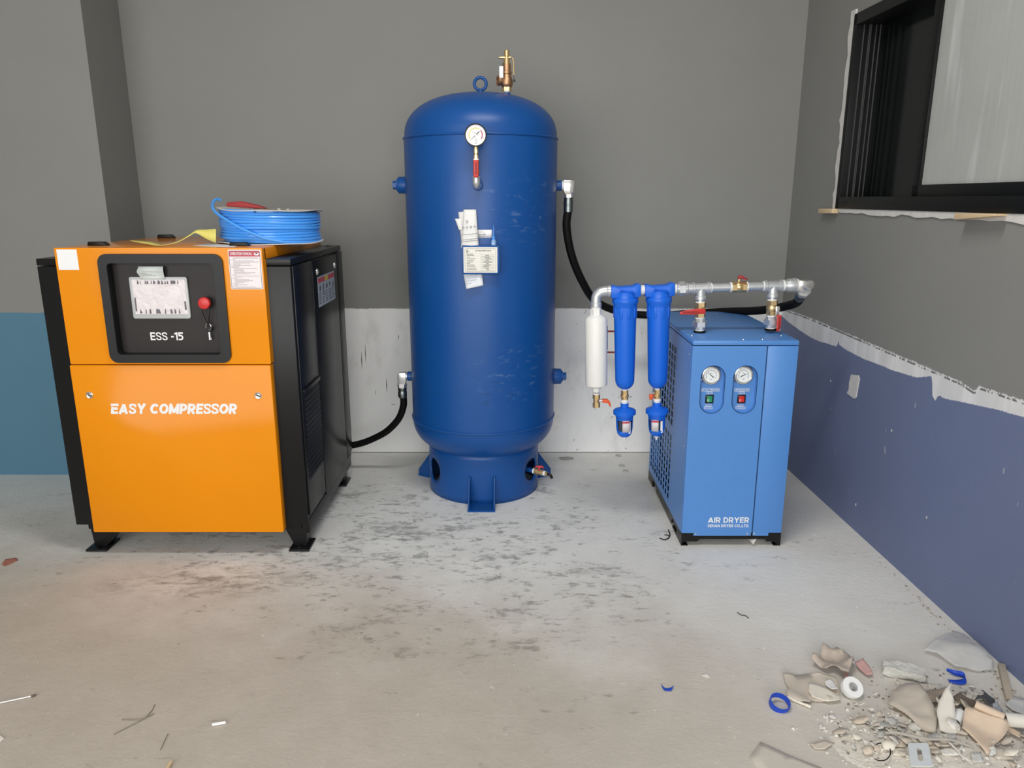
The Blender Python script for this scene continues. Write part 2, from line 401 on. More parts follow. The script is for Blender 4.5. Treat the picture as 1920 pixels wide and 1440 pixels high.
# right wall: local x runs from the far corner towards the camera, local y into the wall
WROT = math.atan2(-0.99964, 0.026824)
WM = Matrix.Translation((XR, YB, 0)) @ Matrix.Rotation(WROT, 4, 'Z')
S0, S1, Z0, Z1 = 0.578, 2.55, 1.452, 2.318        # window opening
m = MB(); T = 0.26
m.box((0, 0, 0), (7.2, T, Z0)); m.box((0, 0, Z1), (7.2, T, ZC)); m.box((0, 0, Z0), (S0, T, Z1)); m.box((S1, 0, Z0), (7.2, T, Z1))
wr = m.build('wall_right', M_WR, M=WM, smooth=0); struct(wr, 'right wall, grey above, ragged white strip, slate blue below')
struct(MB().box((1.72, YF - 0.2, 0), (2.1, YF + 0.3, ZC)).build('wall_right_return', M_WG, smooth=0), 'short grey wall return by the shop front')

# marks on the walls
M_SCUFF = mat('scuff_grey', (0.16, 0.16, 0.155), 0.8)
for (u, z0, z1, wd) in ((-0.862, 0.553, 0.676, 0.005), (-0.886, 0.515, 0.632, 0.006), (-0.745, 0.372, 0.474, 0.006), (-0.664, 0.694, 0.730, 0.004), (-0.812, 0.36, 0.40, 0.003), (-0.71, 0.303, 0.306, 0.03)):
    zm = (z0 + z1) / 2
    mm = MB().prism([(u, YB, z0), (u + wd / 2, YB, zm), (u + 0.002, YB, z1), (u - wd / 2, YB, zm)], (0, -0.0012, 0))
    mm.build('scuff_mark', M_SCUFF, wb, smooth=0)
M_REDM = mat('red_mark', (0.30, 0.03, 0.03), 0.7)
for (z, dz) in ((0.876, 0.012), (0.747, 0.010), (0.622, 0.010)):
    MB().box((0.535, YB - 0.0015, z - dz / 2), (0.635, YB, z + dz / 2)).build('red_mark', M_REDM, wb, smooth=0)
# spalled patch on the back wall and floor
M_PLAS = mat('bare_plaster', (0.66, 0.645, 0.61), 0.85, var=0.15, bump=0.5, bscale=60)
def blobpoly(cx, cz, rx, rz, n=16, seed=0, jit=0.3):
    rd = random.Random(seed); out = []
    for i in range(n):
        a = 2 * PI * i / n; k = 1 + rd.uniform(-jit, jit); out.append((cx + rx * k * math.cos(a), cz + rz * k * math.sin(a)))
    return out
MB().prism([(x, YB, z) for x, z in blobpoly(0.255, 0.20, 0.055, 0.05, 16, 3)], (0, -0.003, 0)).build('spalled_patch', mat('spall_white', (0.90, 0.885, 0.85), 0.9, var=0.12, bump=0.6, bscale=60), wb, smooth=0)
MB().box((-2.07, YB - 0.002, 0.0), (1.56, YB, 0.004)).build('floor_joint', mat('joint_grey', (0.20, 0.195, 0.185), 0.9, var=0.4, vscale=20), wb, smooth=0)
# broken-out socket hole in the blue wall, filled with rough plaster
pts = [(0.905, 0.70), (0.97, 0.712), (0.985, 0.70), (0.975, 0.61), (0.96, 0.598), (0.93, 0.60), (0.885, 0.605), (0.90, 0.63), (0.895, 0.66)]
MB().prism([(s, 0, z) for s, z in pts], (0, -0.004, 0), M=WM).build('plaster_patch', M_PLAS, wr, smooth=0)
for (s, z, r) in ((1.08, 0.12, 0.008), (0.70, 0.62, 0.006), (1.62, 0.30, 0.006), (1.30, 0.55, 0.006)):
    MB().prism([(a, 0, b) for a, b in blobpoly(s, z, r * 0.6, r, 8, int(s * 100))], (0, -0.0012, 0), M=WM).build('paint_chip', M_PLAS, wr, smooth=0)

# ------------------------------------------------------------------ window in the right wall
M_FRAME = mat('black_aluminium', (0.006, 0.0065, 0.0065), 0.42, spec=0.25)
M_DARK = mat('dark_interior', (0.004, 0.0045, 0.0045), 0.6)
M_DGLASS = mat('dark_glass', (0.006, 0.008, 0.008), 0.12, spec=0.35)
win = bpy.data.objects.new('window_1', None); C.objects.link(win); win.location = WM @ Vector((1.5, 0, Z0))
struct(win, 'black aluminium sliding window with film-covered pane')
fw = 0.045
m = MB()
m.box((S0, -0.012, Z0), (S1, 0.20, Z0 + 0.056), 0.002); m.box((S0, -0.012, Z1 - 0.05), (S1, 0.20, Z1), 0.002)
m.box((S0, -0.012, Z0), (S0 + 0.032, 0.20, Z1), 0.002); m.box((S1 - 0.04, -0.012, Z0), (S1, 0.20, Z1), 0.002)
m.build('window_frame', M_FRAME, win, M=WM)
m = MB()
for yy in (0.022, 0.048, 0.054, 0.078, 0.098):
    m.box((S0 + 0.03, yy, Z0 + 0.056), (S0 + 0.040, yy + 0.0022, Z1 - 0.05))
m.build('jamb_track', mat('track_black', (0.09, 0.092, 0.092), 0.35), win, M=WM)
# rear dark sash
m = MB(); m.box((1.30, 0.112, Z0 + 0.05), (1.34, 0.118, Z1 - 0.05), 0.002)
m.build('rear_sash', M_FRAME, win, M=WM)
MB().box((S0 + 0.025, 0.118, Z0 + 0.05), (S1, 0.124, Z1 - 0.05)).build('rear_pane', M_DGLASS, win, M=WM)
MB().box((S0, 0.205, Z0), (S1, 0.215, Z1)).build('black_backing', M_DARK, win, M=WM)  # unseen black sheet added behind the dark pane so no sky shows
# near sash with dusty film
m = MB(); a, b = 1.205, 1.905
m.box((a, 0.010, Z0 + 0.045), (a + fw, 0.045, Z1 - 0.04), 0.002); m.box((b - fw, 0.010, Z0 + 0.045), (b, 0.045, Z1 - 0.04), 0.002)
m.box((a, 0.010, Z0 + 0.045), (b, 0.045, Z0 + 0.10), 0.002); m.box((a, 0.010, Z1 - 0.09), (b, 0.045, Z1 - 0.04), 0.002)
m.build('sash_frame', M_FRAME, win, M=WM)
g = G('window_film'); v = g.obj()
ns = g.noise(g.vec(v, (1, 1, 0.03)), 90.0, 4); nb = g.noise(v, 4.0, 4, 0.6); nst = g.step(g.noise(g.vec(v, (1, 1, 0.12)), 9.0, 2), 0.62, 0.72)
colr = g.mix(g.math('ADD', g.math('MULTIPLY', ns, 0.45), g.math('MULTIPLY', nb, 0.55)), (0.33, 0.34, 0.325), (0.50, 0.51, 0.49))
colr = g.mix(g.math('MULTIPLY', nst, 0.35), colr, (0.72, 0.76, 0.73))
g.put(g.b.inputs['Base Color'], colr); g.b.inputs['Roughness'].default_value = 0.38
g.bump(ns, 0.12, 0.004); M_FILM = g.m
MB().box((a + fw - 0.004, 0.022, Z0 + 0.098), (b - fw + 0.004, 0.028, Z1 - 0.088)).build('film_covered_pane', M_FILM, win, M=WM)
m = MB(); m.box((b + 0.0, 0.10, Z0 + 0.045), (b + 0.045, 0.135, Z1 - 0.04), 0.002); m.build('inner_stile', M_FRAME, win, M=WM)
for s in (0.66, 1.10, 1.56):
    MB().box((s, -0.014, Z0 + 0.026), (s + 0.02, -0.011, Z0 + 0.030)).build('weep_slot', M_DARK, win, M=WM)
# rough plaster reveal left of the frame and below it
rd = random.Random(4); pts = []
n = 34
for i in range(n + 1): pts.append((0.548 - 0.010 * math.sin(i * 0.9) * rd.random() - rd.uniform(0, 0.012) - 0.012 * (i / n), 0, 1.44 + 0.90 * i / n))
pts += [(S0 + 0.004, 0, 2.34), (S0 + 0.004, 0, 1.44)]
m = MB().prism(pts, (0, -0.009, 0), M=WM); rv = m.build('trim_1', M_PLAS, smooth=0); struct(rv, 'ragged bare plaster edge beside the window frame')
pts = [(0.60, 0, 1.452)]; 
for i in range(n + 1): pts.append((0.62 + 1.9 * i / n, 0, 1.437 - rd.uniform(0, 0.012) - (0.006 if i > 17 else 0)))
pts += [(2.52, 0, 1.452)]
rv = MB().prism(pts, (0, -0.007, 0), M=WM).build('trim_2', M_PLAS, smooth=0); struct(rv, 'ragged bare plaster edge under the window frame')
M_WOOD = mat('pale_wood', (0.66, 0.50, 0.30), 0.7, var=0.12, vscale=60)
tag(MB().prism([(0.445, -0.001, 1.427), (0.445, -0.001, 1.450), (0.60, -0.001, 1.4515), (0.60, -0.001, 1.430)], (0, -0.035, 0), 0.002, M=WM).build('wood_shim', M_WOOD), 'pale wood shim under the far corner of the window frame', 'wood shim')
tag(MB().prism([(1.61, -0.001, 1.427), (1.61, -0.001, 1.451), (1.82, -0.001, 1.4515), (1.82, -0.001, 1.444)], (0, -0.05, 0), 0.002, M=WM).build('wood_shim', M_WOOD), 'pale wood wedge under the film-covered window pane', 'wood shim')

# ------------------------------------------------------------------ materials for things
g = G('yellow_powder'); v = g.obj()
g.put(g.b.inputs['Base Color'], g.mix(g.noise(v, 5.0, 3), (0.78, 0.258, 0.004), (0.82, 0.275, 0.005)))
g.b.inputs['Roughness'].default_value = 0.13; g.b.inputs['Specular IOR Level'].default_value = 0.20
g.bump(g.noise(v, 260.0, 2), 0.04, 0.002); M_YEL = g.m
M_BLK = mat('black_powder', (0.009, 0.009, 0.0095), 0.32, bump=0.04, bscale=400, spec=0.26)
M_BEZ = mat('charcoal_plastic', (0.017, 0.0175, 0.019), 0.40, bump=0.05, bscale=500, spec=0.3)
M_PAN = mat('control_panel_grey', (0.027, 0.0235, 0.023), 0.40, spec=0.25)
M_WHT = mat('white_print', (0.86, 0.86, 0.86), 0.5, var=0.02)
M_PAPER = mat('white_paper', (0.80, 0.80, 0.78), 0.75, var=0.04)
M_STK = mat('sticker_pink_white', (0.82, 0.75, 0.76), 0.45, var=0.03)
M_STKR = mat('sticker_red', (0.50, 0.06, 0.09), 0.45)
M_INK = mat('black_ink', (0.02, 0.02, 0.02), 0.6)
M_GINK = mat('grey_ink', (0.33, 0.29, 0.31), 0.6)
M_RED = mat('red_plastic', (0.62, 0.03, 0.03), 0.38)
M_REDV = mat('red_vinyl', (0.60, 0.035, 0.028), 0.45)
M_ORG = mat('orange_vinyl', (0.72, 0.10, 0.02), 0.45)
M_CHR = mat('chrome', (0.78, 0.77, 0.75), 0.16, 0.9)
M_ZINC = mat('zinc_plated', (0.70, 0.71, 0.72), 0.30, 0.75, var=0.12)
M_GALV = mat('galvanised', (0.60, 0.62, 0.63), 0.38, 0.62, var=0.15, bump=0.1, bscale=120)
M_CRIMP = mat('crimp_steel', (0.25, 0.28, 0.28), 0.38, 1.0, var=0.2)
M_BRASS = mat('brass', (0.74, 0.54, 0.27), 0.28, 0.8, var=0.12)
M_BRONZE = mat('bronze_casting', (0.52, 0.30, 0.17), 0.42, 0.9, var=0.18, bump=0.25, bscale=150)
M_PTFE = mat('white_thread_tape', (0.84, 0.84, 0.82), 0.6)
M_RUB = mat('black_rubber', (0.004, 0.004, 0.004), 0.6, bump=0.08, bscale=300, spec=0.2)
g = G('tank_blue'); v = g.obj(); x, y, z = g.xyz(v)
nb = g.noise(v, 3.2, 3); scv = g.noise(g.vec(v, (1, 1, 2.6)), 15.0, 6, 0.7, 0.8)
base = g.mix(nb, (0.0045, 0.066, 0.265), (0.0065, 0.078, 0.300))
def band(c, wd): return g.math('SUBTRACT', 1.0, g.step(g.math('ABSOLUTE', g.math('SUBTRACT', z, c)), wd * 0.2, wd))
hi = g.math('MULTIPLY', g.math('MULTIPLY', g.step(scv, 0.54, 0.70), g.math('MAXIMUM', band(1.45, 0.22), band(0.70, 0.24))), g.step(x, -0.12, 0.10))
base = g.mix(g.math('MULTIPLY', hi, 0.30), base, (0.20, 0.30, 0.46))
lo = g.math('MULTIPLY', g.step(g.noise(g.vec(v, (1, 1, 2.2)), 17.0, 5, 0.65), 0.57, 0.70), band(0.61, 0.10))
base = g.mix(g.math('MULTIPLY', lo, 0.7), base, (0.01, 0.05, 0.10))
g.put(g.b.inputs['Base Color'], base); g.put(g.b.inputs['Roughness'], g.math('ADD', 0.30, g.math('MULTIPLY', scv, 0.14)))
g.b.inputs['Specular IOR Level'].default_value = 0.40
g.bump(g.noise(v, 260.0, 2), 0.04, 0.002); M_TANK = g.m
M_FBLUE = mat('filter_blue', (0.010, 0.135, 0.70), 0.34, var=0.04, spec=0.35)
M_DRY = mat('dryer_blue', (0.088, 0.262, 0.64), 0.38, var=0.03, bump=0.03, bscale=500)
M_DRYS = M_DRY

# ------------------------------------------------------------------ screw air compressor
CX0, CX1, CY0, CY1 = -1.887, -0.878, 2.99, 3.88
YX0, YX1, YY0 = -1.785, -0.975, 2.95
cp = thing('air_compressor', 'orange-yellow and black cabinet air compressor standing left of the blue tank', 'compressor', (-1.38, 3.43, 0))
m = MB(); m.box((CX0, CY0, 0.128), (CX1 - 0.003, CY1, 1.238), 0.003); m.box((CX0 + 0.04, CY0 + 0.02, 0.10), (CX1 - 0.04, CY1 - 0.02, 0.14)); m.build('cabinet_body', M_BLK, cp)
m = MB(); m.box((CX0, CY0 - 0.001, 1.241), (CX1, CY1, 1.268), 0.003); m.build('cabinet_cap', M_BLK, cp)
m = MB(); m.box((YX0, CY0 - 0.015, 1.262), (YX1, CY1 - 0.01, 1.312), 0.004); m.build('top_panel', M_YEL, cp)
lp = MB().prism(rrect(YX0 - 0.006, YX1 - 0.003, 0.112, 0.845, 0.004, YY0, 2), (0, 0.042, 0), 0.0025).build('lower_front_panel', M_YEL, cp)
# bezel ring with deep recess on the upper panel
bx0, bx1, bz0, bz1 = -1.618, -1.130, 0.856, 1.290
ix0, ix1, iz0, iz1 = bx0 + 0.034, bx1 - 0.038, bz0 + 0.034, bz1 - 0.036
yb = 2.940; yp = 2.985
up = ring(MB(), rrect(YX0, YX1, 0.850, 1.313, 0.004, 0), rrect(bx0 + .01, bx1 - .01, bz0 + .01, bz1 - .01, 0.03, 0), YY0, YY0 + 0.040).build('upper_front_panel', M_YEL, cp)
m = ring(MB(), rrect(bx0, bx1, bz0, bz1, 0.035, 0), rrect(ix0, ix1, iz0, iz1, 0.016, 0), yb, YY0 - 0.0003)
bz = m.build('control_bezel', M_BEZ, cp)
m = ring(MB(), rrect(ix0 - .004, ix1 + .004, iz0 - .004, iz1 + .004, 0.02, 0), rrect(ix0, ix1, iz0, iz1, 0.016, 0), YY0 - 0.0005, yp)
m.build('recess_wall', M_BLK, bz)
pn = MB().prism(rrect(ix0 - .003, ix1 + .003, iz0 - .003, iz1 + .003, 0.018, yp), (0, 0.003, 0)).build('control_panel', M_PAN, cp)
px0, px1, pz0, pz1 = -1.521, -1.291, 1.031, 1.198
sf = MB().prism(rrect(px0, px1, pz0, pz1, 0.008, yp - 0.010), (0, 0.010, 0), 0.002).build('touch_screen', mat('screen_frame_grey', (0.50, 0.52, 0.52), 0.4), cp)
g = G('screen_film'); v = g.obj(); nn = g.noise(v, 14.0, 3, 0.6, 2.0)
g.put(g.b.inputs['Base Color'], g.mix(nn, (0.66, 0.58, 0.60), (0.84, 0.80, 0.81))); g.b.inputs['Roughness'].default_value = 0.22; g.bump(nn, 0.25, 0.01)  # reflection pattern of the protective film painted into its colour
sg = MB().box((px0 + 0.012, yp - 0.0115, pz0 + 0.018), (px1 - 0.008, yp - 0.0095, pz1 - 0.010)).build('screen_film', g.m, sf)
rd = random.Random(3); M_CREASE_REFL = mat('crease_reflection_grey', (0.13, 0.12, 0.14), 0.5)  # dark quads painted as reflections in the crinkled film border
for (za, zb, k) in ((pz1 - 0.029, pz1 - 0.013, 13), (pz0 + 0.020, pz0 + 0.040, 9)):
    for i in range(k):
        xa = px0 + 0.03 + (px1 - px0 - 0.06) * (i + rd.uniform(0, .5)) / k; wd = rd.uniform(0.004, 0.011)
        MB().faces([(xa, yp - 0.0122, za), (xa + wd, yp - 0.0122, za + rd.uniform(0, .003)), (xa + wd * rd.uniform(.3, 1.1), yp - 0.0122, zb - rd.uniform(0, .005)), (xa + 0.002, yp - 0.0122, zb)], [(0, 1, 2, 3)]).build('crease_reflection', M_CREASE_REFL, sf, smooth=0)
MB().box((px0 + 0.014, yp - 0.0124, pz0 + 0.03), (px0 + 0.020, yp - 0.0114, pz0 + 0.085)).build('crease_reflection', M_CREASE_REFL, sf, smooth=0)
MB().box((px1 - 0.018, yp - 0.0124, pz0 + 0.035), (px1 - 0.011, yp - 0.0114, pz0 + 0.07)).build('crease_reflection', M_CREASE_REFL, sf, smooth=0)
block('ESS -15', 'model_lettering', M_WHT, pn, (-1.466, yp, 0.941), 0.136, 0.033, t=.19)
bt = MB().lathe([(0, -0.003), (0.020, -0.003), (0.020, 0.010), (0.014, 0.012), (0.014, 0.02)], (-1.222, yp, 1.096), (0, -1, 0), 28).build('stop_button_collar', M_BLK, cp)
MB().lathe([(0, 0.042), (0.014, 0.041), (0.022, 0.038), (0.0245, 0.032), (0.0235, 0.022), (0.014, 0.019)], (-1.222, yp, 1.096), (0, -1, 0), 32).build('stop_button', M_RED, bt)
# compressor front lettering, locks, stickers
block('|EASY COMPRESSOR', 'front_lettering', M_WHT, lp, (-1.650, YY0, 0.640), 0.522, 0.044, t=.25, shear=0.2, gap=.045)
for (x, z) in ((-1.726, 0.720), (-1.037, 0.718)):
    lk = MB().lathe([(0, 0.004), (0.004, 0.004), (0.006, 0.001), (0.0085, 0.003), (0.012, 0.0035), (0.0145, 0.002), (0.0145, -0.002)], (x, YY0, z), (0, -1, 0), 24).build('panel_lock', M_CHR, lp)
    MB().box((x - 0.006, YY0 - 0.0048, z - 0.002), (x + 0.006, YY0 - 0.003, z + 0.002), M=Matrix.Translation((x, 0, z)) @ Matrix.Rotation(0.6, 4, 'Y') @ Matrix.Translation((-x, 0, -z))).build('key_slot', M_BLK, lk)
st = MB().box((-1.776, YY0 - 0.001, 1.228), (-1.697, YY0, 1.307)).build('blank_white_sticker', M_WHT, up, smooth=0)
sx0, sx1, sz0, sz1 = -1.108, -0.980, 1.152, 1.306
st = MB().prism(rrect(sx0, sx1, sz0, sz1, 0.006, YY0 - 0.001), (0, 0.001, 0)).build('operation_sticker', M_STK, up, smooth=0)
MB().prism(rrect(sx0 + 0.004, sx1 - 0.005, sz1 - 0.026, sz1 - 0.005, 0.003, YY0 - 0.0016), (0, 0.0006, 0)).build('red_header', M_STKR, st, smooth=0)
text('OPERATION MANUAL', 'header_lettering', M_WHT, st, (sx0 + 0.009, YY0 - 0.0017, sz1 - 0.020), (1, 0, 0), (0, 0, 1), 0.084, 0.010, bold=0.015)
m = MB(); m.prism([(x, YY0 - 0.002, z) for x, z in blobpoly(sx1 - 0.017, sz1 - 0.0165, 0.009, 0.006, 10, 2, .2)], (0, 0.0005, 0)); m.build('hand_emblem', M_WHT, st, smooth=0)
MB().prism([(x, YY0 - 0.0024, z) for x, z in blobpoly(sx1 - 0.0165, sz1 - 0.015, 0.004, 0.0025, 8, 5, .2)], (0, 0.0004, 0)).build('emblem_mark', M_INK, st, smooth=0)
m = ring(MB(), rrect(sx0 + 0.003, sx1 - 0.004, sz0 + 0.004, sz1 - 0.004, 0.005, 0), rrect(sx0 + 0.0042, sx1 - 0.0052, sz0 + 0.0052, sz1 - 0.0052, 0.004, 0), YY0 - 0.0017, YY0 - 0.001)
m.build('border_line', M_INK, st, smooth=0)
def textlines(m, x0, x1, z0, z1, n, y, rd, th=0.0016, head=0.25, YV=(0, -1, 0)):
    for i in range(n):
        z = z1 - (z1 - z0) * (i + 0.5) / n
        h = rd.random() < head; xa = x0 if h else x0 + (x1 - x0) * 0.08; L = (x1 - xa) * (rd.uniform(.15, .35) if h else rd.uniform(.35, 1))
        xx = xa
        while xx < xa + L - 0.002:
            wl = min(rd.uniform(0.003, 0.012), xa + L - xx); m.box((xx, y - 0.0004, z - th / 2), (xx + wl, y, z + th / 2)); xx += wl + 0.0012
m = MB(); textlines(m, sx0 + 0.009, sx1 - 0.009, sz0 + 0.007, sz1 - 0.028, 28, YY0 - 0.001, random.Random(2)); m.build('small_print', M_GINK, st, smooth=0)['kind'] = 'stuff'
# right side: grille panel, door, rear column
xs = CX1
gp = MB().box((xs - 0.003, 3.005, 0.165), (xs + 0.004, 3.282, 1.238), 0.0015).build('side_panel', M_BLK, cp)
MB().box((xs, 3.03, 0.315), (xs + 0.005, 3.275, 0.70), 0.001).build('grille_recess', M_DARK, gp)
for i in range(16):
    z = 0.33 + i * 0.0225
    m = MB().prism([(xs + 0.003, 3.03, z), (xs + 0.010, 3.03, z + 0.004), (xs + 0.0035, 3.03, z + 0.017)], (0, 0.245, 0)); m.build('louver_slat', M_BLK, gp, smooth=0)
MB().box((xs + 0.002, 3.02, 0.705), (xs + 0.012, 3.28, 0.722), 0.002).build('grille_top_rail', M_BLK, gp)
sd = MB().box((xs - 0.003, 3.29, 0.145), (xs + 0.005, 3.745, 1.232), 0.002).build('side_door', M_BLK, cp)
MB().box((xs - 0.003, 3.752, 0.165), (xs + 0.004, CY1, 1.238), 0.0015).build('rear_side_panel', M_BLK, cp)
MB().box((xs - 0.02, 3.0, 0.085), (xs - 0.001, CY1 - 0.02, 0.150), 0.002).build('base_rail', M_BLK, cp)
for (y, z) in ((3.365, 1.181), (3.70, 1.182)):
    MB().lathe([(0, 0.009), (0.006, 0.008), (0.009, 0.004), (0.014, 0.005), (0.016, 0)], (xs + 0.004, y, z), (1, 0, 0), 20).build('door_lock', M_CHR, sd)
lb = MB().box((xs + 0.005, 3.362, 1.020), (xs + 0.0058, 3.682, 1.157)).build('warning_label', mat('label_bluegrey', (0.36, 0.40, 0.46), 0.35), sd, smooth=0)
for i, (mm_) in enumerate((M_STKR, M_STKR, mat('label_yellow', (0.55, 0.42, 0.05), 0.4), M_STKR, M_STKR)):
    MB().box((xs + 0.0058, 3.370 + i * 0.062, 1.128), (xs + 0.0063, 3.428 + i * 0.062, 1.150)).build('label_heading', mm_, lb, smooth=0)
m = MB(); rd = random.Random(8)
for i in range(5):
    y = 3.378 + i * 0.062; m.prism([(xs + 0.0062, a_, b_) for a_, b_ in blobpoly(y + 0.02, 1.103, 0.012, 0.014, 9, i, .5)], (-0.0004, 0, 0))
for i in range(5):
    z = 1.078 - i * 0.011
    for k in range(5):
        m.box((xs + 0.0058, 3.376 + k * 0.061, z), (xs + 0.0062, 3.376 + k * 0.061 + rd.uniform(.025, .05), z + 0.004))
m.build('label_print', mat('label_ink', (0.07, 0.08, 0.10), 0.5), lb, smooth=0)
# legs with foot plates
def leg(x0, x1, y0, y1, inner, side):
    m = MB(); zt = 0.13
    if inner > 0: prof = [(x0, zt), (x1 + 0.065, zt), (x1 + 0.065, zt - 0.03), (x1, 0.012), (x0 + 0.012, 0.012)]
    else: prof = [(x1, zt), (x0 - 0.035, zt), (x0 - 0.035, zt - 0.025), (x0 + 0.005, 0.012), (x1 - 0.004, 0.012)]
    m.prism([(x, y0 + 0.012, z) for x, z in prof], (0, y1 - y0 - 0.02, 0), 0.002)
    o = m.build('leg', M_BLK, cp)
    q = MB().box((x0 - 0.014, y0 - 0.018, 0.0), (x1 + 0.012, y1 + 0.012, 0.010), 0.002); q.build('foot_plate', M_BLK, o)
    MB().hexn(((x0 + x1) / 2, y0 - 0.004, 0.008), ((x0 + x1) / 2, y0 - 0.004, 0.018), 0.008).build('foot_bolt', M_BLK, o)
leg(-1.850, -1.785, 3.01, 3.10, 1, -1); leg(-0.962, -0.900, 3.01, 3.10, -1, 1)
leg(-1.850, -1.785, 3.77, 3.86, 1, -1); leg(-0.962, -0.900, 3.77, 3.86, -1, 1)
# lifting lugs on the top panel
for (x, y) in ((-1.700, 3.10), (-1.700, 3.72), (-1.105, 3.06), (-1.05, 3.74)):
    MB().prism([(x - 0.038, y, 1.311), (x - 0.034, y, 1.328), (x + 0.028, y, 1.328), (x + 0.042, y, 1.316), (x + 0.042, y, 1.311)], (0, 0.03, 0), 0.002).build('lifting_lug', M_BLK, cp)
for (x, y) in ((-1.83, 3.3), (-0.93, 3.78)):
    MB().box((x, y, 1.267), (x + 0.02, y + 0.03, 1.2715), 0.001).build('cap_plug', M_BLK, cp)

# paper tag curling over the screen, and the key on its cord
m = MB(); pts = []
for i in range(9):
    t = i / 8; pts.append((t, yp - 0.011 - 0.010 * math.sin(t * PI * 0.75), 1.188 + 0.052 * t))
vsx = [(px0 + 0.045 + 0.004 * math.sin(i), y, z) for i, (t, y, z) in enumerate(pts)] + [(px0 + 0.146, y, z) for (t, y, z) in pts]
m.faces(vsx, [(i, i + 1, 10 + i, 9 + i) for i in range(8)])
tg = m.build('paper_tag', mat('mint_paper', (0.74, 0.80, 0.77), 0.7), solid=0.0006); tag(tg, 'small curled pale paper tag stuck above the compressor touch screen', 'paper tag')
m = MB(); textlines(m, px0 + 0.055, px0 + 0.14, 1.202, 1.224, 5, yp - 0.0215, random.Random(5), 0.0012); m.build('tag_print', M_GINK, tg, smooth=0)
ky = thing('key', 'small key hanging on a black cord from the red stop button', 'key', (-1.222, yp - 0.015, 1.0))
kx, kyy = -1.222, yp - 0.017
MB().tube(spline([(kx - 0.014, kyy, 1.085), (kx - 0.014, kyy - .002, 1.055), (kx - 0.002, kyy - .003, 1.022), (kx + 0.004, kyy - .003, 1.012), (kx + 0.012, kyy - .002, 1.05), (kx + 0.017, kyy, 1.085)], 6), 0.0016, 6).build('cord', M_RUB, ky)
MB().torus((kx + 0.002, kyy, 1.000), (0.3, 1, 0), 0.013, 0.0016, 24, 6).build('key_ring', M_CHR, ky)
m = MB(); m.lathe([(0.004, -.001), (0.011, -.001), (0.011, .001), (0.004, .001)], (kx + 0.003, kyy, 0.989), (0, 1, 0), 16); m.build('key_bow', M_BLK, ky)
m = MB(); m.box((kx, kyy - .001, 0.945), (kx + 0.006, kyy + .001, 0.981)); m.box((kx + 0.004, kyy - .001, 0.947), (kx + 0.009, kyy + .001, 0.955)); m.build('key_blade', M_ZINC, ky)

# ------------------------------------------------------------------ hose reel, tool, wrapper on the compressor
RX, RY, RZ = -1.052, 3.32, 1.3125
sp_ = thing('hose_spool', 'spool of bright blue air tubing on top of the compressor', 'hose spool', (RX, RY, RZ))
M_CARD = mat('spool_card', (0.60, 0.56, 0.50), 0.8, var=0.1)
M_TUBE = mat('tube_blue', (0.075, 0.36, 0.92), 0.25, var=0.03, coat=0.3)
TL = Matrix.Translation((RX, RY, RZ)) @ Matrix.Rotation(R(2.0), 4, 'Y') @ Matrix.Translation((-RX, -RY, -RZ))
def wob(r, z, amp, th, ph):
    n = 64; vs = []; fs = []
    for lay in (0, 1):
        for i in range(n):
            a = 2 * PI * i / n; dz = amp * math.sin(2 * a + ph) + amp * 0.6 * math.sin(5 * a + ph)
            vs.append((RX + r * math.cos(a), RY + r * math.sin(a), RZ + z + dz + th * lay)); vs.append((RX + 0.09 * math.cos(a), RY + 0.09 * math.sin(a), RZ + z + th * lay))
    for i in range(n):
        j = (i + 1) % n; a = 2 * i; b = 2 * j; o = 2 * n
        fs += [(a, a + 1, b + 1, b), (o + a, o + b, o + b + 1, o + a + 1), (a, b, o + b, o + a), (a + 1, o + a + 1, o + b + 1, b + 1)]
    return vs, fs
v_, f_ = wob(0.222, 0.004, 0.003, 0.003, 0.6); MB().faces(v_, f_).build('lower_flange', mat('flange_white', (0.72, 0.72, 0.72), 0.6), sp_)
v_, f_ = wob(0.222, 0.140, 0.004, 0.003, 2.2); MB().faces(v_, f_, M=TL).build('upper_flange', M_CARD, sp_)
MB().lathe([(0.088, 0.004), (0.095, 0.004), (0.095, 0.142), (0.088, 0.142)], (RX, RY, RZ), (0, 0, 1), 40, M=TL).build('spool_core', M_BLK, sp_)
for i in range(6):
    a = PI / 3 * i + 0.3
    MB().box((RX + 0.075 * math.cos(a) - 0.006, RY + 0.075 * math.sin(a) - 0.006, RZ + 0.10), (RX + 0.075 * math.cos(a) + 0.006, RY + 0.075 * math.sin(a) + 0.006, RZ + 0.146), 0.001, M=TL).build('core_clip', M_CARD, sp_)
turns = 11; pts = []; rd = random.Random(6); offs = [rd.uniform(-0.005, 0.005) for _ in range(turns + 2)]
for i in range(turns * 48 + 1):
    t = i / 48; a = 2 * PI * t - PI / 2; k = int(t); fr = t - k
    rr = 0.205 + offs[k] * (1 - fr) + offs[k + 1] * fr
    pts.append((RX + rr * math.cos(a), RY + rr * math.sin(a), RZ + 0.0145 + 0.0112 * t + 0.0012 * math.sin(3 * a + k)))
MB().tube(pts, 0.0062, 8, M=TL).build('tube_coil', M_TUBE, sp_)
MB().lathe([(0.12, 0.008), (0.194, 0.008), (0.194, 0.139), (0.12, 0.139)], (RX, RY, RZ), (0, 0, 1), 48, M=TL).build('inner_coil', M_TUBE, sp_)
e = []
for (a, z, r_) in ((-60, 0.012, .214), (-75, 0.024, .217), (-90, 0.046, .219), (-105, 0.072, .221), (-122, 0.102, .223), (-138, 0.128, .228), (-150, 0.150, .230), (-160, 0.168, .225), (-166, 0.181, .216), (-170, 0.184, .206), (-172, 0.180, .198)):
    e.append((RX + r_ * math.cos(R(a)), RY + r_ * math.sin(R(a)), RZ + z))
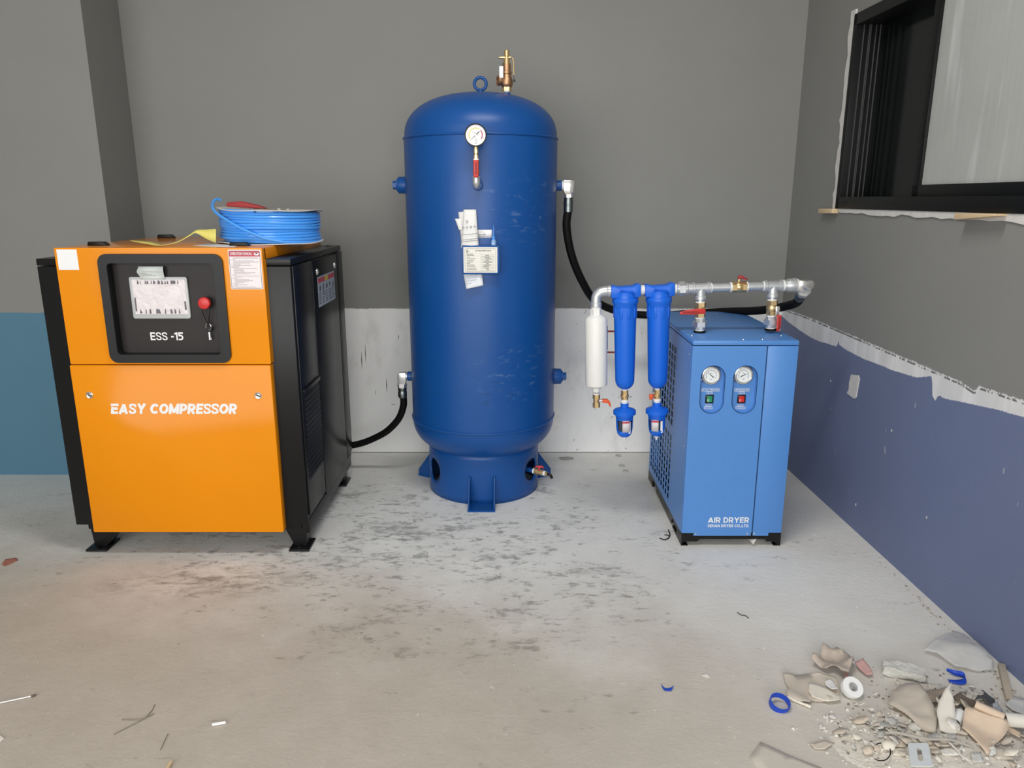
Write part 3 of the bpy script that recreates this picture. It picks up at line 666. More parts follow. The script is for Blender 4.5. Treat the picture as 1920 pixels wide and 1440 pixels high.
MB().tube(spline(e, 5), 0.0062, 8).build('loose_tube_end', M_TUBE, sp_)
tl = MB().prism([(RX - 0.15, RY - 0.10, RZ + 0.154), (RX - 0.145, RY - 0.10, RZ + 0.172), (RX - 0.09, RY - 0.10, RZ + 0.176), (RX - 0.02, RY - 0.10, RZ + 0.160), (RX + 0.02, RY - 0.10, RZ + 0.146), (RX - 0.02, RY - 0.10, RZ + 0.146)], (0.01, 0.016, 0), 0.004)
tag(tl.build('tool_handle', mat('dark_red_grip', (0.33, 0.02, 0.022), 0.5)), 'dark red tool grip lying on the hose spool', 'tool handle')
def strip(pts, wv, m, name, th=0.0007, n=8):
    """ribbon along pts; wv gives the width vector at each control point"""
    P = spline(pts, n); W = spline(wv, n); mb = MB(); k = len(P)
    vs = [p - q / 2 for p, q in zip(P, W)] + [p + q / 2 for p, q in zip(P, W)]
    mb.faces(vs, [(i, i + 1, k + i + 1, k + i) for i in range(k - 1)]); return mb.build(name, m, solid=-th)
M_YTAG = mat('yellow_plastic_strip', (0.78, 0.70, 0.18), 0.4)
tag(strip([(-1.585, 3.16, 1.330), (-1.50, 3.12, 1.324), (-1.42, 3.07, 1.3165), (-1.37, 3.10, 1.327), (-1.325, 3.12, 1.352), (-1.295, 3.12, 1.368), (-1.255, 3.12, 1.358), (-1.215, 3.12, 1.350)],
          [(0.004, 0.02, 0.0), (0.01, 0.03, 0.006), (0.004, 0.03, 0.002), (0.0, 0.02, 0.006), (0.0, 0.01, 0.008), (0.0, 0.01, 0.012), (0.0, 0.012, 0.035), (0.0, 0.015, 0.056)], M_YTAG, 'yellow_strip'),
    'twisted yellow plastic strip on top of the compressor', 'plastic strip')
tag(MB().prism([(-1.30, 3.09, 1.3125), (-1.285, 3.20, 1.3125), (-1.12, 3.11, 1.3125), (-1.10, 3.00, 1.3125), (-1.20, 3.03, 1.3125)], (0, 0, 0.0015)).build('paper_sheet', M_PAPER, smooth=0), 'white paper sheet under the blue hose spool', 'paper')

# ------------------------------------------------------------------ air receiver tank
TX, TY, TR = -0.151, 3.80, 0.370
tk = thing('air_tank', 'tall dark blue vertical air receiver tank against the back wall', 'air tank', (TX, TY, 0))
prof = [(0, 0.190)]
for i in range(1, 21):
    t = i / 20 * PI / 2; prof.append((TR * math.sin(t) ** (2 / 2.3), 0.39 - 0.20 * math.cos(t) ** (2 / 2.3)))
prof += [(TR, 0.42), (TR + .001, 0.9), (TR + .001, 1.4), (TR + .001, 1.772)]
for i in range(20, -1, -1):
    t = i / 20 * PI / 2; prof.append((max(0, (TR - .002) * math.sin(t) ** (2 / 2.3)), 1.785 + 0.202 * math.cos(t) ** (2 / 2.3)))
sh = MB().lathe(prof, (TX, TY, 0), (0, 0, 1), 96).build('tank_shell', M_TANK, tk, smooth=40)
for z in (1.777, 0.397):
    m = MB(); n = 120; rd = random.Random(int(z * 100))
    m.tube([(TX + (TR + 0.0005) * math.cos(2 * PI * i / n), TY + (TR + 0.0005) * math.sin(2 * PI * i / n), z + rd.uniform(-.0008, .0008)) for i in range(n)], [0.0058 + rd.uniform(-.0006, .0006) for i in range(n)], 8, True); m.build('weld_bead', M_TANK, sh)
# skirt with four round openings
SR = 0.287; bm = bmesh.new(); NH = 48
def sv(th, z, r=SR): return bm.verts.new((TX + r * math.sin(th), TY - r * math.cos(th), z))
holes = [R(60.5), R(120), R(-60.5), R(-120)]; hz, hr = 0.135, 0.060; za, zb = 0.0, 0.262; ha = R(17)
ths = sorted((h % (2 * PI)) for h in holes)
for hc in holes:
    rows = []
    for lv in range(4):
        row = []
        for i in range(NH):
            a = 2 * PI * i / NH; c_, s_ = math.cos(a), math.sin(a); k = 1 / max(abs(c_), abs(s_))
            qx = ha * c_ * k; qz = (zb - za) / 2 * s_ * k + (za + zb) / 2
            cx_ = hr / SR * c_; cz_ = hz + hr * s_; t = lv / 3
            row.append(sv(hc + cx_ + (qx - cx_) * t, cz_ + (qz - cz_) * t))
        rows.append(row)
    for a, b in zip(rows, rows[1:]):
        for i in range(NH): bm.faces.new((a[i], a[(i + 1) % NH], b[(i + 1) % NH], b[i]))
for i in range(4):
    t0 = ths[i] + ha; t1 = ths[(i + 1) % 4] + (2 * PI if i == 3 else 0) - ha; k = max(2, int((t1 - t0) / R(4)))
    for j in range(k):
        a0 = t0 + (t1 - t0) * j / k; a1 = t0 + (t1 - t0) * (j + 1) / k
        zl = [(za + zb) / 2 + (zb - za) / 2 * math.tan(R(7.5 * q)) for q in range(-6, 7)]
        for z0_, z1_ in zip(zl, zl[1:]): bm.faces.new((sv(a0, z0_), sv(a1, z0_), sv(a1, z1_), sv(a0, z1_)))
bmesh.ops.remove_doubles(bm, verts=bm.verts, dist=1e-4); bmesh.ops.recalc_face_normals(bm, faces=bm.faces)
m = MB(); m.bm.free(); m.bm = bm
sk = m.build('skirt', M_TANK, tk, smooth=60); md = sk.modifiers.new('t', 'SOLIDIFY'); md.thickness = 0.008; md.offset = 0
def atang(th): return Matrix.Translation((TX, TY, 0)) @ Matrix.Rotation(th, 4, 'Z') @ Matrix.Translation((-TX, -TY, 0))
for th in (0, R(118), R(-118)):
    m = MB(); y0 = TY - SR - 0.098; y1 = TY - SR + 0.002; A = atang(th)
    m.box((TX - 0.068, y0, 0.0), (TX - 0.009, y1, 0.008)); m.box((TX + 0.009, y0, 0.0), (TX + 0.068, y1, 0.008))
    m.box((TX - 0.009, y0, 0.0), (TX + 0.009, y0 + 0.045, 0.008)); m.box((TX - 0.009, y0 + 0.060, 0.0), (TX + 0.009, y1, 0.008))
    ft = m.build('foot_bracket', M_TANK, tk, M=A)
    for x in (TX - 0.066, TX + 0.060):
        MB().prism([(x, y0 + 0.004, 0.007), (x, y1, 0.007), (x, y1, 0.150), (x, y1 - 0.014, 0.150), (x, y0 + 0.004, 0.040)], (0.007, 0, 0), 0.0015).build('gusset', M_TANK, ft, M=A)
# eye bolt, nozzles and plugs
m = MB(); m.torus((TX, TY, 2.030), (0, 1, 0), 0.0285, 0.0075, 40, 12); m.cyl((TX, TY, 1.98), (TX, TY, 2.006), 0.015, 0.011); m.cyl((TX, TY, 1.972), (TX, TY, 1.990), 0.017); m.build('eye_bolt', M_TANK, tk)
def plug(x, z, d, big=True):
    m = MB(); ax = (d, 0, 0)
    m.lathe([(0, -0.04), (0.042, -0.04), (0.042, 0.006), (0.0405, 0.012), (0.0405, 0.034), (0.038, 0.038), (0, 0.038)], (x, TY, z), ax, 28)
    m.lathe([(0, 0.036), (0.031, 0.036), (0.031, 0.045), (0, 0.045)], (x, TY, z), ax, 8)
    m.hexn((x + d * 0.043, TY, z), (x + d * 0.064, TY, z), 0.021); m.build('nozzle_plug', M_TANK, tk)
plug(TX - TR, 1.563, -1); plug(TX + TR, 0.597, 1)
def noz(x, z, d):
    MB().lathe([(0, -0.04), (0.025, -0.04), (0.025, 0.022), (0.022, 0.026), (0, 0.026)], (x, TY, z), (d, 0, 0), 24).build('hose_nozzle', M_TANK, tk)
noz(TX + TR, 1.561, 1); noz(TX - TR, 0.598, -1)
MB().lathe([(0, 0), (0.022, 0), (0.022, 0.05), (0.019, 0.055), (0, 0.055)], (TX, TY - TR + 0.02, 1.557), (0, -1, 0), 24).build('gauge_nozzle', M_TANK, tk)
MB().cyl((-0.025, TY, 1.95), (-0.025, TY, 1.992), 0.0165).build('valve_nozzle', M_TANK, tk)
# name plate box
NY = TY - TR
np_ = MB().box((-0.225, NY - 0.032, 1.166), (-0.055, NY + 0.03, 1.296), 0.003).build('nameplate_bracket', M_TANK, tk)
plx0, plx1, plz0, plz1 = -0.218, -0.066, 1.174, 1.288
pl = MB().box((plx0, NY - 0.0335, plz0), (plx1, NY - 0.031, plz1)).build('nameplate', mat('ivory_plate', (0.78, 0.77, 0.70), 0.5), np_, smooth=0)
ny = NY - 0.0335
m = ring(MB(), rrect(plx0 + .006, plx1 - .006, plz0 + .006, plz1 - .006, .006, 0, 3), rrect(plx0 + .0072, plx1 - .0072, plz0 + .0072, plz1 - .0072, .005, 0, 3), ny - .0005, ny)
rd = random.Random(12)
for i in range(11):
    z = plz1 - 0.032 - i * 0.0070
    m.box((plx0 + 0.014, ny - .0005, z), (plx0 + 0.014 + rd.uniform(.014, .045), ny, z + 0.0026))
    m.box((plx0 + 0.076, ny - .0004, z - .002), (plx1 - 0.012, ny, z - .0012))
    if i: m.box((plx0 + 0.085 + rd.uniform(0, .02), ny - .0005, z), (plx0 + 0.112 + rd.uniform(0, .02), ny, z + 0.0028))
m.box((plx0 + 0.0135, ny - .0005, plz1 - 0.026), (plx0 + 0.019, ny, plz1 - 0.012)); m.box((plx0 + 0.023, ny - .0005, plz1 - 0.021), (plx0 + 0.026, ny, plz1 - 0.016))
m.build('plate_print', mat('plate_ink', (0.22, 0.22, 0.20), 0.6), pl, smooth=0)
text('AIR RECEIVER TANK', 'plate_lettering', M_INK, pl, (plx0 + 0.053, ny, plz1 - 0.0185), (1, 0, 0), (0, 0, 1), 0.072, 0.0055, bold=0.01)
# papers and sticker and bottle at the plate
def sheet3(corners, m, name, bulge=0.006, nu=6, nv=8, th=0.0006):
    a, b, c_, d = [Vector(p) for p in corners]; mb = MB(); vs = []
    for j in range(nv + 1):
        for i in range(nu + 1):
            u, v2 = i / nu, j / nv; p = (a * (1 - u) + b * u) * (1 - v2) + (d * (1 - u) + c_ * u) * v2
            vs.append(p + Vector((0, -bulge * math.sin(PI * u) * (0.4 + 0.6 * math.sin(PI * v2)), 0)))
    fs = [(j * (nu + 1) + i, j * (nu + 1) + i + 1, (j + 1) * (nu + 1) + i + 1, (j + 1) * (nu + 1) + i) for j in range(nv) for i in range(nu)]
    mb.faces(vs, fs); return mb.build(name, m, solid=-th)
# folded certificate tucked behind the plate
cf = thing('paper_certificate', 'folded white printed paper tucked behind the tank name plate', 'paper', (-0.19, NY - 0.02, 1.30))
sheet3([(-0.229, NY - .026, 1.283), (-0.149, NY - .030, 1.283), (-0.160, NY - .014, 1.452), (-0.216, NY - .010, 1.452)], M_PAPER, 'front_fold', 0.008).parent = cf
cf.children[0].location = -cf.location
q = sheet3([(-0.226, NY - .012, 1.29), (-0.18, NY - .012, 1.29), (-0.19, NY - .008, 1.446), (-0.240, NY - .006, 1.440)], mat('paper_shade', (0.72, 0.71, 0.69), 0.75), 'rear_fold', 0.004); q.parent = cf; q.location = -cf.location
q = sheet3([(-0.238, NY - .010, 1.362), (-0.222, NY - .012, 1.362), (-0.226, NY - .010, 1.412), (-0.256, NY - .006, 1.412)], M_PAPER, 'side_flap', 0.003); q.parent = cf; q.location = -cf.location
ri = Vector((0.99, 0, 0.10)); upv = Vector((-0.06, 0, 1))
text('안전축지', 'title_print', M_INK, cf, (-0.222, NY - 0.0325, 1.366), ri, upv, 0.060, 0.0115, space=1.8)
m = MB(); rd = random.Random(31)
for (x, z, L) in ((-0.226, 1.340, .072), (-0.225, 1.318, .074), (-0.225, 1.310, .074)):
    xx = 0
    while xx < L:
        wl = rd.uniform(.002, .006); m.box((x + xx, NY - 0.0345, z + xx * .10), (x + xx + wl, NY - 0.034, z + xx * .10 + .0024)); xx += wl + .0015
for i in range(6):
    xa, za = -0.206 + .004 * (i % 3), 1.394 + .007 * (i // 3); m.box((xa, NY - 0.030, za), (xa + .0025, NY - 0.0296, za + .0035))
m.build('small_print', mat('paper_ink', (0.16, 0.16, 0.16), .6), cf, smooth=0)['kind'] = 'stuff'
lw = thing('paper_slip', 'white printed paper slip hanging below the tank name plate', 'paper', (-0.175, NY - 0.015, 1.168))
q = sheet3([(-0.208, NY - .030, 1.100), (-0.130, NY - .026, 1.116), (-0.137, NY - .012, 1.170), (-0.221, NY - .012, 1.170)], mat('cool_paper', (0.76, 0.79, 0.83), 0.7), 'slip', 0.006); q.parent = lw; q.location = -lw.location
m = MB(); rd = random.Random(33)
for (z, L) in ((1.155, .05), (1.145, .05), (1.134, .05), (1.122, .022)):
    xx = 0
    while xx < L:
        wl = rd.uniform(.003, .006); m.box((-0.211 + xx, NY - 0.0335, z + xx * .15), (-0.211 + xx + wl, NY - 0.033, z + xx * .15 + .003)); xx += wl + .002
m.build('slip_print', mat('faint_ink', (0.38, 0.42, 0.47), .6), lw, smooth=0)
def on_shell(x, z, off=0.001):
    return Vector((x, TY - math.sqrt((TR + .001 + off) ** 2 - (x - TX) ** 2), z))
m = MB(); xsn = [-0.158 + 0.068 * i / 8 for i in range(9)]
m.faces([on_shell(x, 1.327) for x in xsn] + [on_shell(x, 1.363) for x in xsn], [(i, i + 1, 10 + i, 9 + i) for i in range(8)])
sl = m.build('serial_sticker', M_WHT, tk, solid=-.0006)
m = MB(); rd = random.Random(9)
for (z, h_, L) in ((1.356, .0025, .024), (1.350, .002, .03), (1.339, .006, .032), (1.331, .003, .03)):
    xx = 0
    while xx < L:
        wl = rd.uniform(.0015, .004); a_, b_ = -0.153 + xx, -0.153 + xx + wl
        m.faces([on_shell(a_, z, .0018), on_shell(b_, z, .0018), on_shell(b_, z + h_, .0018), on_shell(a_, z + h_, .0018)], [(0, 1, 2, 3)]); xx += wl + .0018
m.build('sticker_print', mat('sticker_ink', (0.15, 0.15, 0.17), .6), sl, smooth=0)
bo = thing('sealant_bottle', 'tiny clear bottle with blue nozzle standing on the tank name plate', 'bottle', (-0.083, NY - 0.014, 1.296))
bx, by = -0.083, NY - 0.014
MB().lathe([(0, 0), (0.012, 0), (0.0125, .004), (0.011, .018), (0.008, .024), (0, .024)], (bx, by, 1.2962), (0, 0, 1), 20).build('bottle_body', mat('clear_blue_plastic', (0.25, 0.42, 0.72), 0.15, coat=0.5), bo)
MB().lathe([(0, .023), (0.0085, .023), (0.0085, .038), (0.0045, .041), (0.0032, .062), (0.0016, .088), (0, .089)], (bx, by, 1.2962), (0, 0, 1), 20).build('nozzle_cap', mat('cap_blue', (0.06, 0.24, 0.72), 0.3), bo)

# pressure gauge with ball valve
GX = -0.155
pg = thing('pressure_gauge', 'round white pressure gauge with red-lever valve on the tank front', 'pressure gauge', (GX, NY, 1.557))
gy = NY - 0.068
m = MB(); m.tube(spline([(GX, NY - 0.030, 1.557), (GX, NY - 0.055, 1.557), (GX, gy, 1.566), (GX, gy, 1.592)], 8), 0.0165, 16); m.torus((GX, gy, 1.590), (0, 0, 1), 0.0165, 0.003, 24, 8); m.build('elbow', M_GALV, pg)
MB().cyl((GX, gy, 1.590), (GX, gy, 1.602), 0.011).build('nipple', M_BRASS, pg)
m = MB(); m.hexn((GX, gy, 1.600), (GX, gy, 1.618), 0.014); m.cyl((GX, gy, 1.615), (GX, gy, 1.650), 0.0125); m.hexn((GX, gy, 1.648), (GX, gy, 1.664), 0.0135)
va = m.build('valve_body', M_BRASS, pg)
MB().box((GX - 0.011, gy - 0.030, 1.588), (GX + 0.011, gy - 0.020, 1.660), 0.004, 3).build('valve_lever', M_REDV, va)
MB().cyl((GX, gy - 0.024, 1.652), (GX, gy, 1.652), 0.006).build('lever_stem', M_ZINC, va)
dashes('lever_print', mat('dark_red_print', (0.12, 0.01, 0.01), .6), va, (GX - 0.004, gy - 0.0303, 1.650), (0, 0, -1), (1, 0, 0), 0.05, 1)
m = MB(); m.hexn((GX, gy, 1.664), (GX, gy, 1.680), 0.0115); m.cyl((GX, gy, 1.680), (GX, gy, 1.692), 0.0095); m.hexn((GX, gy, 1.690), (GX, gy, 1.706), 0.0105); m.cyl((GX, gy, 1.70), (GX, gy, 1.722), 0.010); m.build('gauge_adapter', M_BRASS, pg)
MB().cyl((GX, gy, 1.660), (GX, gy, 1.666), 0.0125).build('thread_tape', M_PTFE, pg)
GZ = 1.762
gc = MB().lathe([(0, -0.020), (0.040, -0.020), (0.044, -0.014), (0.046, 0.010), (0.0475, 0.016), (0.0475, 0.021), (0.0425, 0.022), (0.0425, 0.018)], (GX, gy, GZ), (0, -1, 0), 48).build('gauge_case', M_BLK, pg)
MB().lathe([(0, 0.0165), (0.0425, 0.0165), (0.0425, 0.0182), (0, 0.0182)], (GX, gy, GZ), (0, -1, 0), 48).build('gauge_dial', M_WHT, gc)
def arc(m, cx, cz, y, r0, r1, a0, a1, n=18):
    vs = []
    for i in range(n + 1):
        a = R(a0 + (a1 - a0) * i / n); vs += [(cx + r0 * math.cos(a), y, cz + r0 * math.sin(a)), (cx + r1 * math.cos(a), y, cz + r1 * math.sin(a))]
    m.faces(vs, [(2 * i, 2 * i + 1, 2 * i + 3, 2 * i + 2) for i in range(n)]); return m
dy = gy - 0.0187
arc(MB(), GX, GZ, dy, 0.026, 0.031, 215, 55).build('yellow_zone', mat('dial_yellow', (0.66, 0.60, 0.20), .5), gc, smooth=0)
arc(MB(), GX, GZ, dy, 0.026, 0.031, 45, -35).build('red_zone', mat('dial_red', (0.45, 0.12, 0.16), .5), gc, smooth=0)
m = MB(); rd = random.Random(77)
for (dx_, dz_, wl) in ((-.008, .007, .012), (-.013, .012, .004), (-.002, -.014, .006), (-.004, -.020, .004), (.006, -.020, .004), (-.003, -.026, .009), (-.003, -.034, .007), (.008, -.001, .004)):
    m.box((GX + dx_, dy - .0002, GZ + dz_), (GX + dx_ + wl, dy, GZ + dz_ + .0022))
for i in range(11):
    a = R(225 - 27 * i); c_, s_ = math.cos(a), math.sin(a); m.faces([(GX + .033 * c_ - .0006 * s_, dy, GZ + .033 * s_ + .0006 * c_), (GX + .037 * c_ - .0006 * s_, dy, GZ + .037 * s_ + .0006 * c_), (GX + .037 * c_ + .0006 * s_, dy, GZ + .037 * s_ - .0006 * c_), (GX + .033 * c_ + .0006 * s_, dy, GZ + .033 * s_ - .0006 * c_)], [(0, 1, 2, 3)])
m.build('dial_print', M_GINK, gc, smooth=0)
def needle(cx, cz, y, ang, l1, l2, wd, par, nm='needle'):
    a = R(ang); d = Vector((math.cos(a), 0, math.sin(a))); s_ = Vector((-d.z, 0, d.x)); o = Vector((cx, y, cz))
    return MB().prism([o + d * l1, o + s_ * wd, o - d * l2 + s_ * wd * 1.2, o - d * l2 - s_ * wd * 1.2, o - s_ * wd], (0, -0.0008, 0)).build(nm, M_INK, par, smooth=0)
needle(GX, GZ, dy - .0006, 222, .032, .022, .0013, gc)
MB().cyl((GX, dy, GZ), (GX, dy - .003, GZ), .003).build('needle_hub', M_ZINC, gc)

# safety relief valve on top
VX = -0.025
rv = thing('relief_valve', 'brass and bronze safety relief valve on top of the blue tank', 'relief valve', (VX, TY, 1.99))
MB().cyl((VX, TY, 1.990), (VX, TY, 1.998), 0.0165).build('thread_tape', M_PTFE, rv)
MB().hexn((VX, TY, 1.997), (VX, TY, 2.018), 0.0235).build('inlet_hex', M_BRASS, rv)
m = MB(); m.lathe([(0, 2.014), (0.022, 2.014), (0.028, 2.022), (0.030, 2.034), (0.027, 2.050), (0.021, 2.066), (0.021, 2.072), (0.024, 2.074), (0.024, 2.084), (0.021, 2.086), (0.0195, 2.118), (0, 2.118)], (VX, TY, 0), (0, 0, 1), 28)
m.lathe([(0, 0), (0.017, 0), (0.020, 0.034), (0.023, 0.036), (0.023, 0.046), (0.016, 0.046), (0.016, 0.03), (0, 0.03)], (VX, TY, 2.042), (-1, -0.35, 0), 24); m.build('valve_body', M_BRONZE, rv)
m = MB(); m.cyl((VX, TY, 2.117), (VX, TY, 2.142), 0.0165, 0.0155); m.cyl((VX, TY, 2.142), (VX, TY, 2.152), 0.012); m.cyl((VX, TY, 2.150), (VX, TY, 2.179), 0.0135, 0.0130, bev=.002); m.build('bonnet', M_BRASS, rv)
m = MB(); m.box((VX - 0.032, TY - 0.008, 2.142), (VX + 0.022, TY + 0.008, 2.150), 0.002); m.tube(spline([(VX + 0.016, TY, 2.147), (VX + 0.028, TY, 2.144), (VX + 0.033, TY, 2.128), (VX + 0.034, TY, 2.09), (VX + 0.035, TY, 2.068)], 6), 0.0035, 8); m.cyl((VX - .036, TY, 2.147), (VX - .026, TY, 2.147), .006); m.build('lift_lever', M_BRASS, rv)
m = MB(); m.tube(spline([(VX + 0.035, TY, 2.068), (VX + 0.033, TY - .01, 2.055), (VX + 0.036, TY - .012, 2.045)], 6), 0.0012, 6); m.cyl((VX + 0.036, TY - .016, 2.042), (VX + 0.036, TY - .008, 2.042), 0.006); m.build('lead_seal', M_BLK, rv)
MB().box((VX - 0.035, TY - 0.032, 2.052), (VX - 0.016, TY - 0.0305, 2.104), 0.0005).build('white_tag', M_WHT, rv)
MB().tube([(VX - 0.026, TY - 0.031, 2.102), (VX - 0.022, TY - 0.02, 2.115), (VX - 0.012, TY - .012, 2.122)], 0.0008, 6).build('tag_wire', M_BLK, rv)

# drain valve through the skirt opening
dv = thing('drain_valve', 'small brass drain valve with red lever poking out of the tank skirt', 'drain valve', (0.10, 3.655, 0.125))
dd = Vector((0.86, -0.50, -0.03)).normalized(); o0 = Vector((TX, TY, 0.135)) + Vector((0.86, -0.5, 0)) * 0.14
def al(t): return o0 + dd * t
MB().cyl(al(-0.05), al(0.165), 0.0125).build('drain_pipe', M_TANK, dv)
MB().cyl(al(0.163), al(0.172), 0.0145).build('thread_tape', M_PTFE, dv)
m = MB(); m.hexn(al(0.172), al(0.190), 0.0165); m.cyl(al(0.188), al(0.212), 0.0135); m.hexn(al(0.210), al(0.224), 0.014); vb = m.build('valve_body', M_BRASS, dv)
pz = al(0.198); m = MB(); m.cyl(pz, pz + Vector((0, 0, 0.026)), 0.005); m.prism([pz + Vector((-0.030, 0.004, 0.024)), pz + Vector((-0.012, 0.0, 0.033)), pz + Vector((0.012, -.004, 0.033)), pz + Vector((0.022, -.006, 0.020)), pz + Vector((0.014, -.006, 0.025)), pz + Vector((-0.010, 0, 0.025))], (0.006, 0.012, 0), 0.0015); m.build('lever', M_REDV, vb)
MB().cyl(al(0.224), al(0.234), 0.0130).build('thread_tape', M_PTFE, dv)
MB().cyl(al(0.233), al(0.246), 0.010).build('outlet_nipple', M_BRASS, dv)
MB().tube(spline([al(0.244), al(0.258), al(0.266) + Vector((0, 0, -.006)), al(0.272) + Vector((0, 0, -.018))], 6), 0.0075, 10).build('push_elbow', M_BLK, dv)

# ------------------------------------------------------------------ hoses
def hose(name, label, pts, r, ends):
    t = thing(name, label, 'hose', pts[0]); MB().tube(spline(pts, 10), r, 16).build('rubber_hose', M_RUB, t)
    return t
h1 = hose('air_hose', 'short black rubber hose from behind the compressor up to the tank', [(-1.02, 3.97, 0.12), (-0.93, 3.96, 0.155), (-0.84, 3.95, 0.178), (-0.76, 3.93, 0.215), (-0.68, 3.89, 0.270), (-0.61, 3.85, 0.35), (-0.577, 3.82, 0.43), (-0.572, 3.80, 0.495)], 0.0185, None)
EX, EZ = TX - TR - 0.055, 0.598
m = MB(); m.prism([(EX - 0.022, TY - 0.02, EZ - 0.045), (EX - 0.022, TY - 0.02, EZ + 0.012), (EX - 0.012, TY - 0.02, EZ + 0.022), (EX + 0.024, TY - 0.02, EZ + 0.022), (EX + 0.024, TY - 0.02, EZ - 0.022), (EX + 0.018, TY - 0.02, EZ - 0.045)], (0, 0.04, 0), 0.004); m.cyl((EX + 0.02, TY, EZ), (EX + 0.034, TY, EZ), 0.017); m.build('elbow_fitting', M_ZINC, h1)
m = MB(); m.hexn((EX, TY, EZ - 0.060), (EX, TY, EZ - 0.040), 0.025); m.build('swivel_nut', M_ZINC, h1)
MB().lathe([(0.015, -.115), (0.0215, -.115), (0.0235, -.105), (0.0235, -.085), (0.021, -.078), (0.0235, -.072), (0.0225, -.060), (0.015, -.058)], (EX, TY, EZ), (0, 0, 1), 20).build('crimp_collar', M_CRIMP, h1)
MB().cyl((EX + 0.030, TY, EZ), (EX + 0.036, TY, EZ), 0.0225).build('thread_tape', M_PTFE, h1)
FX, FZ = TX + TR + 0.062, 1.562
h2 = hose('air_hose', 'long black rubber hose from the tank sweeping behind the filters to the dryer', [(FX - 0.002, TY, 1.452), (FX - 0.008, 3.81, 1.36), (FX + 0.022, 3.84, 1.22), (FX + 0.085, 3.90, 1.08), (0.45, 3.98, 0.965), (0.60, 4.02, 0.900), (0.78, 4.02, 0.885), (0.98, 3.96, 0.905), (1.12, 3.84, 0.932), (1.235, 3.66, 0.965), (1.30, 3.46, 1.02), (1.295, 3.345, 1.065), (1.282, 3.285, 1.095)], 0.0205, None)
m = MB(); m.prism([(FX - 0.030, TY - 0.02, FZ - 0.022), (FX - 0.030, TY - 0.02, FZ + 0.024), (FX + 0.026, TY - 0.02, FZ + 0.024), (FX + 0.022, TY - 0.02, FZ - 0.030), (FX + 0.012, TY - 0.02, FZ - 0.044), (FX - 0.022, TY - 0.02, FZ - 0.044)], (0, 0.04, 0), 0.004); m.build('elbow_fitting', M_CHR, h2)
m = MB(); m.hexn((FX - .002, TY, FZ - 0.062), (FX - .002, TY, FZ - 0.042), 0.022); m.build('swivel_nut', M_ZINC, h2)
MB().lathe([(0.015, -.128), (0.0225, -.128), (0.0235, -.110), (0.0225, -.092), (0.0245, -.084), (0.022, -.070), (0.0225, -.058), (0.015, -.056)], (FX - .002, TY, FZ), (0, 0, 1), 20).build('crimp_collar', M_CRIMP, h2)
MB().cyl((TX + TR + 0.024, TY, FZ), (TX + TR + 0.033, TY, FZ), 0.0215).build('thread_tape', M_PTFE, h2)

# ------------------------------------------------------------------ refrigerated air dryer
DX0, DX1, DY0, DY1, DZ0, DZ1 = 0.752, 1.193, 3.05, 3.87, 0.058, 0.928
dr = thing('air_dryer', 'light blue cabinet air dryer by the right wall', 'air dryer', (0.97, 3.46, 0))
SEAM = 1.0635
MB().box((DX0, DY0 - 0.001, 0.907), (DX1, DY1, DZ1), 0.004).build('top_cover', M_DRY, dr)
WELL = 0.020
def stad(cx, r, zt, zb_, y, n=14):
    return [(cx + r * math.cos(PI * i / n), y, zt + r * math.sin(PI * i / n)) for i in range(n + 1)] + [(cx + r * math.cos(PI + PI * i / n), y, zb_ + r * math.sin(PI + PI * i / n)) for i in range(n + 1)]
fpn = MB(); bmq = bmesh.new()
for lp_ in ([(DX0, DY0, DZ0 + .004), (SEAM - .003, DY0, DZ0 + .004), (SEAM - .003, DY0, .904), (DX0, DY0, .904)], stad(0.845, .0495, .770, .663, DY0), stad(0.981, .0495, .770, .663, DY0)):
    vv_ = [bmq.verts.new(p) for p in lp_]
    for i in range(len(vv_)): bmq.edges.new((vv_[i], vv_[(i + 1) % len(vv_)]))
bmesh.ops.triangle_fill(bmq, use_beauty=True, use_dissolve=False, edges=bmq.edges[:])
for f_ in bmq.faces:
    if f_.normal.y > 0: f_.normal_flip()
fpn._merge(bmq)
for cx in (0.845, 0.981):
    ring(fpn, stad(cx, .0515, .770, .663, 0), stad(cx, .0495, .770, .663, 0), DY0, DY0 + WELL)
    fpn.prism(stad(cx, .0505, .770, .663, DY0 + WELL), (0, .002, 0))
fpn.box((DX0, DY0 + .0005, DZ0 + .004), (DX0 + .003, DY0 + .02, .904))
# press-formed oval recesses are raised rims on the panel
fpn.box((DX0 + 0.052, DY0 + 0.001, DZ0 - 0.010), (SEAM - 0.005, DY0 + 0.004, DZ0 + 0.006))
fp = fpn.build('front_panel', M_DRY, dr)
m = MB().box((SEAM + 0.002, DY0, DZ0 + 0.004), (DX1, DY0 + 0.02, 0.904), 0.003); m.box((SEAM + 0.003, DY0 + 0.001, DZ0 - 0.010), (DX1 - 0.057, DY0 + 0.004, DZ0 + 0.006)); m.build('corner_panel', M_DRY, dr)
MB().box((SEAM - 0.006, DY0 + 0.008, DZ0), (SEAM + 0.006, DY0 + 0.03, 0.905)).build('seam_gap', mat('deep_blue_gap', (0.004, 0.016, 0.08), 0.6), dr)
MB().box((DX1 - 0.003, DY0 + 0.021, DZ0), (DX1, DY1, 0.905)).build('right_panel', M_DRY, dr)
MB().box((DX0 + .003, DY1 - 0.004, DZ0), (DX1 - .004, DY1, 0.905)).build('rear_panel', M_DRY, dr)
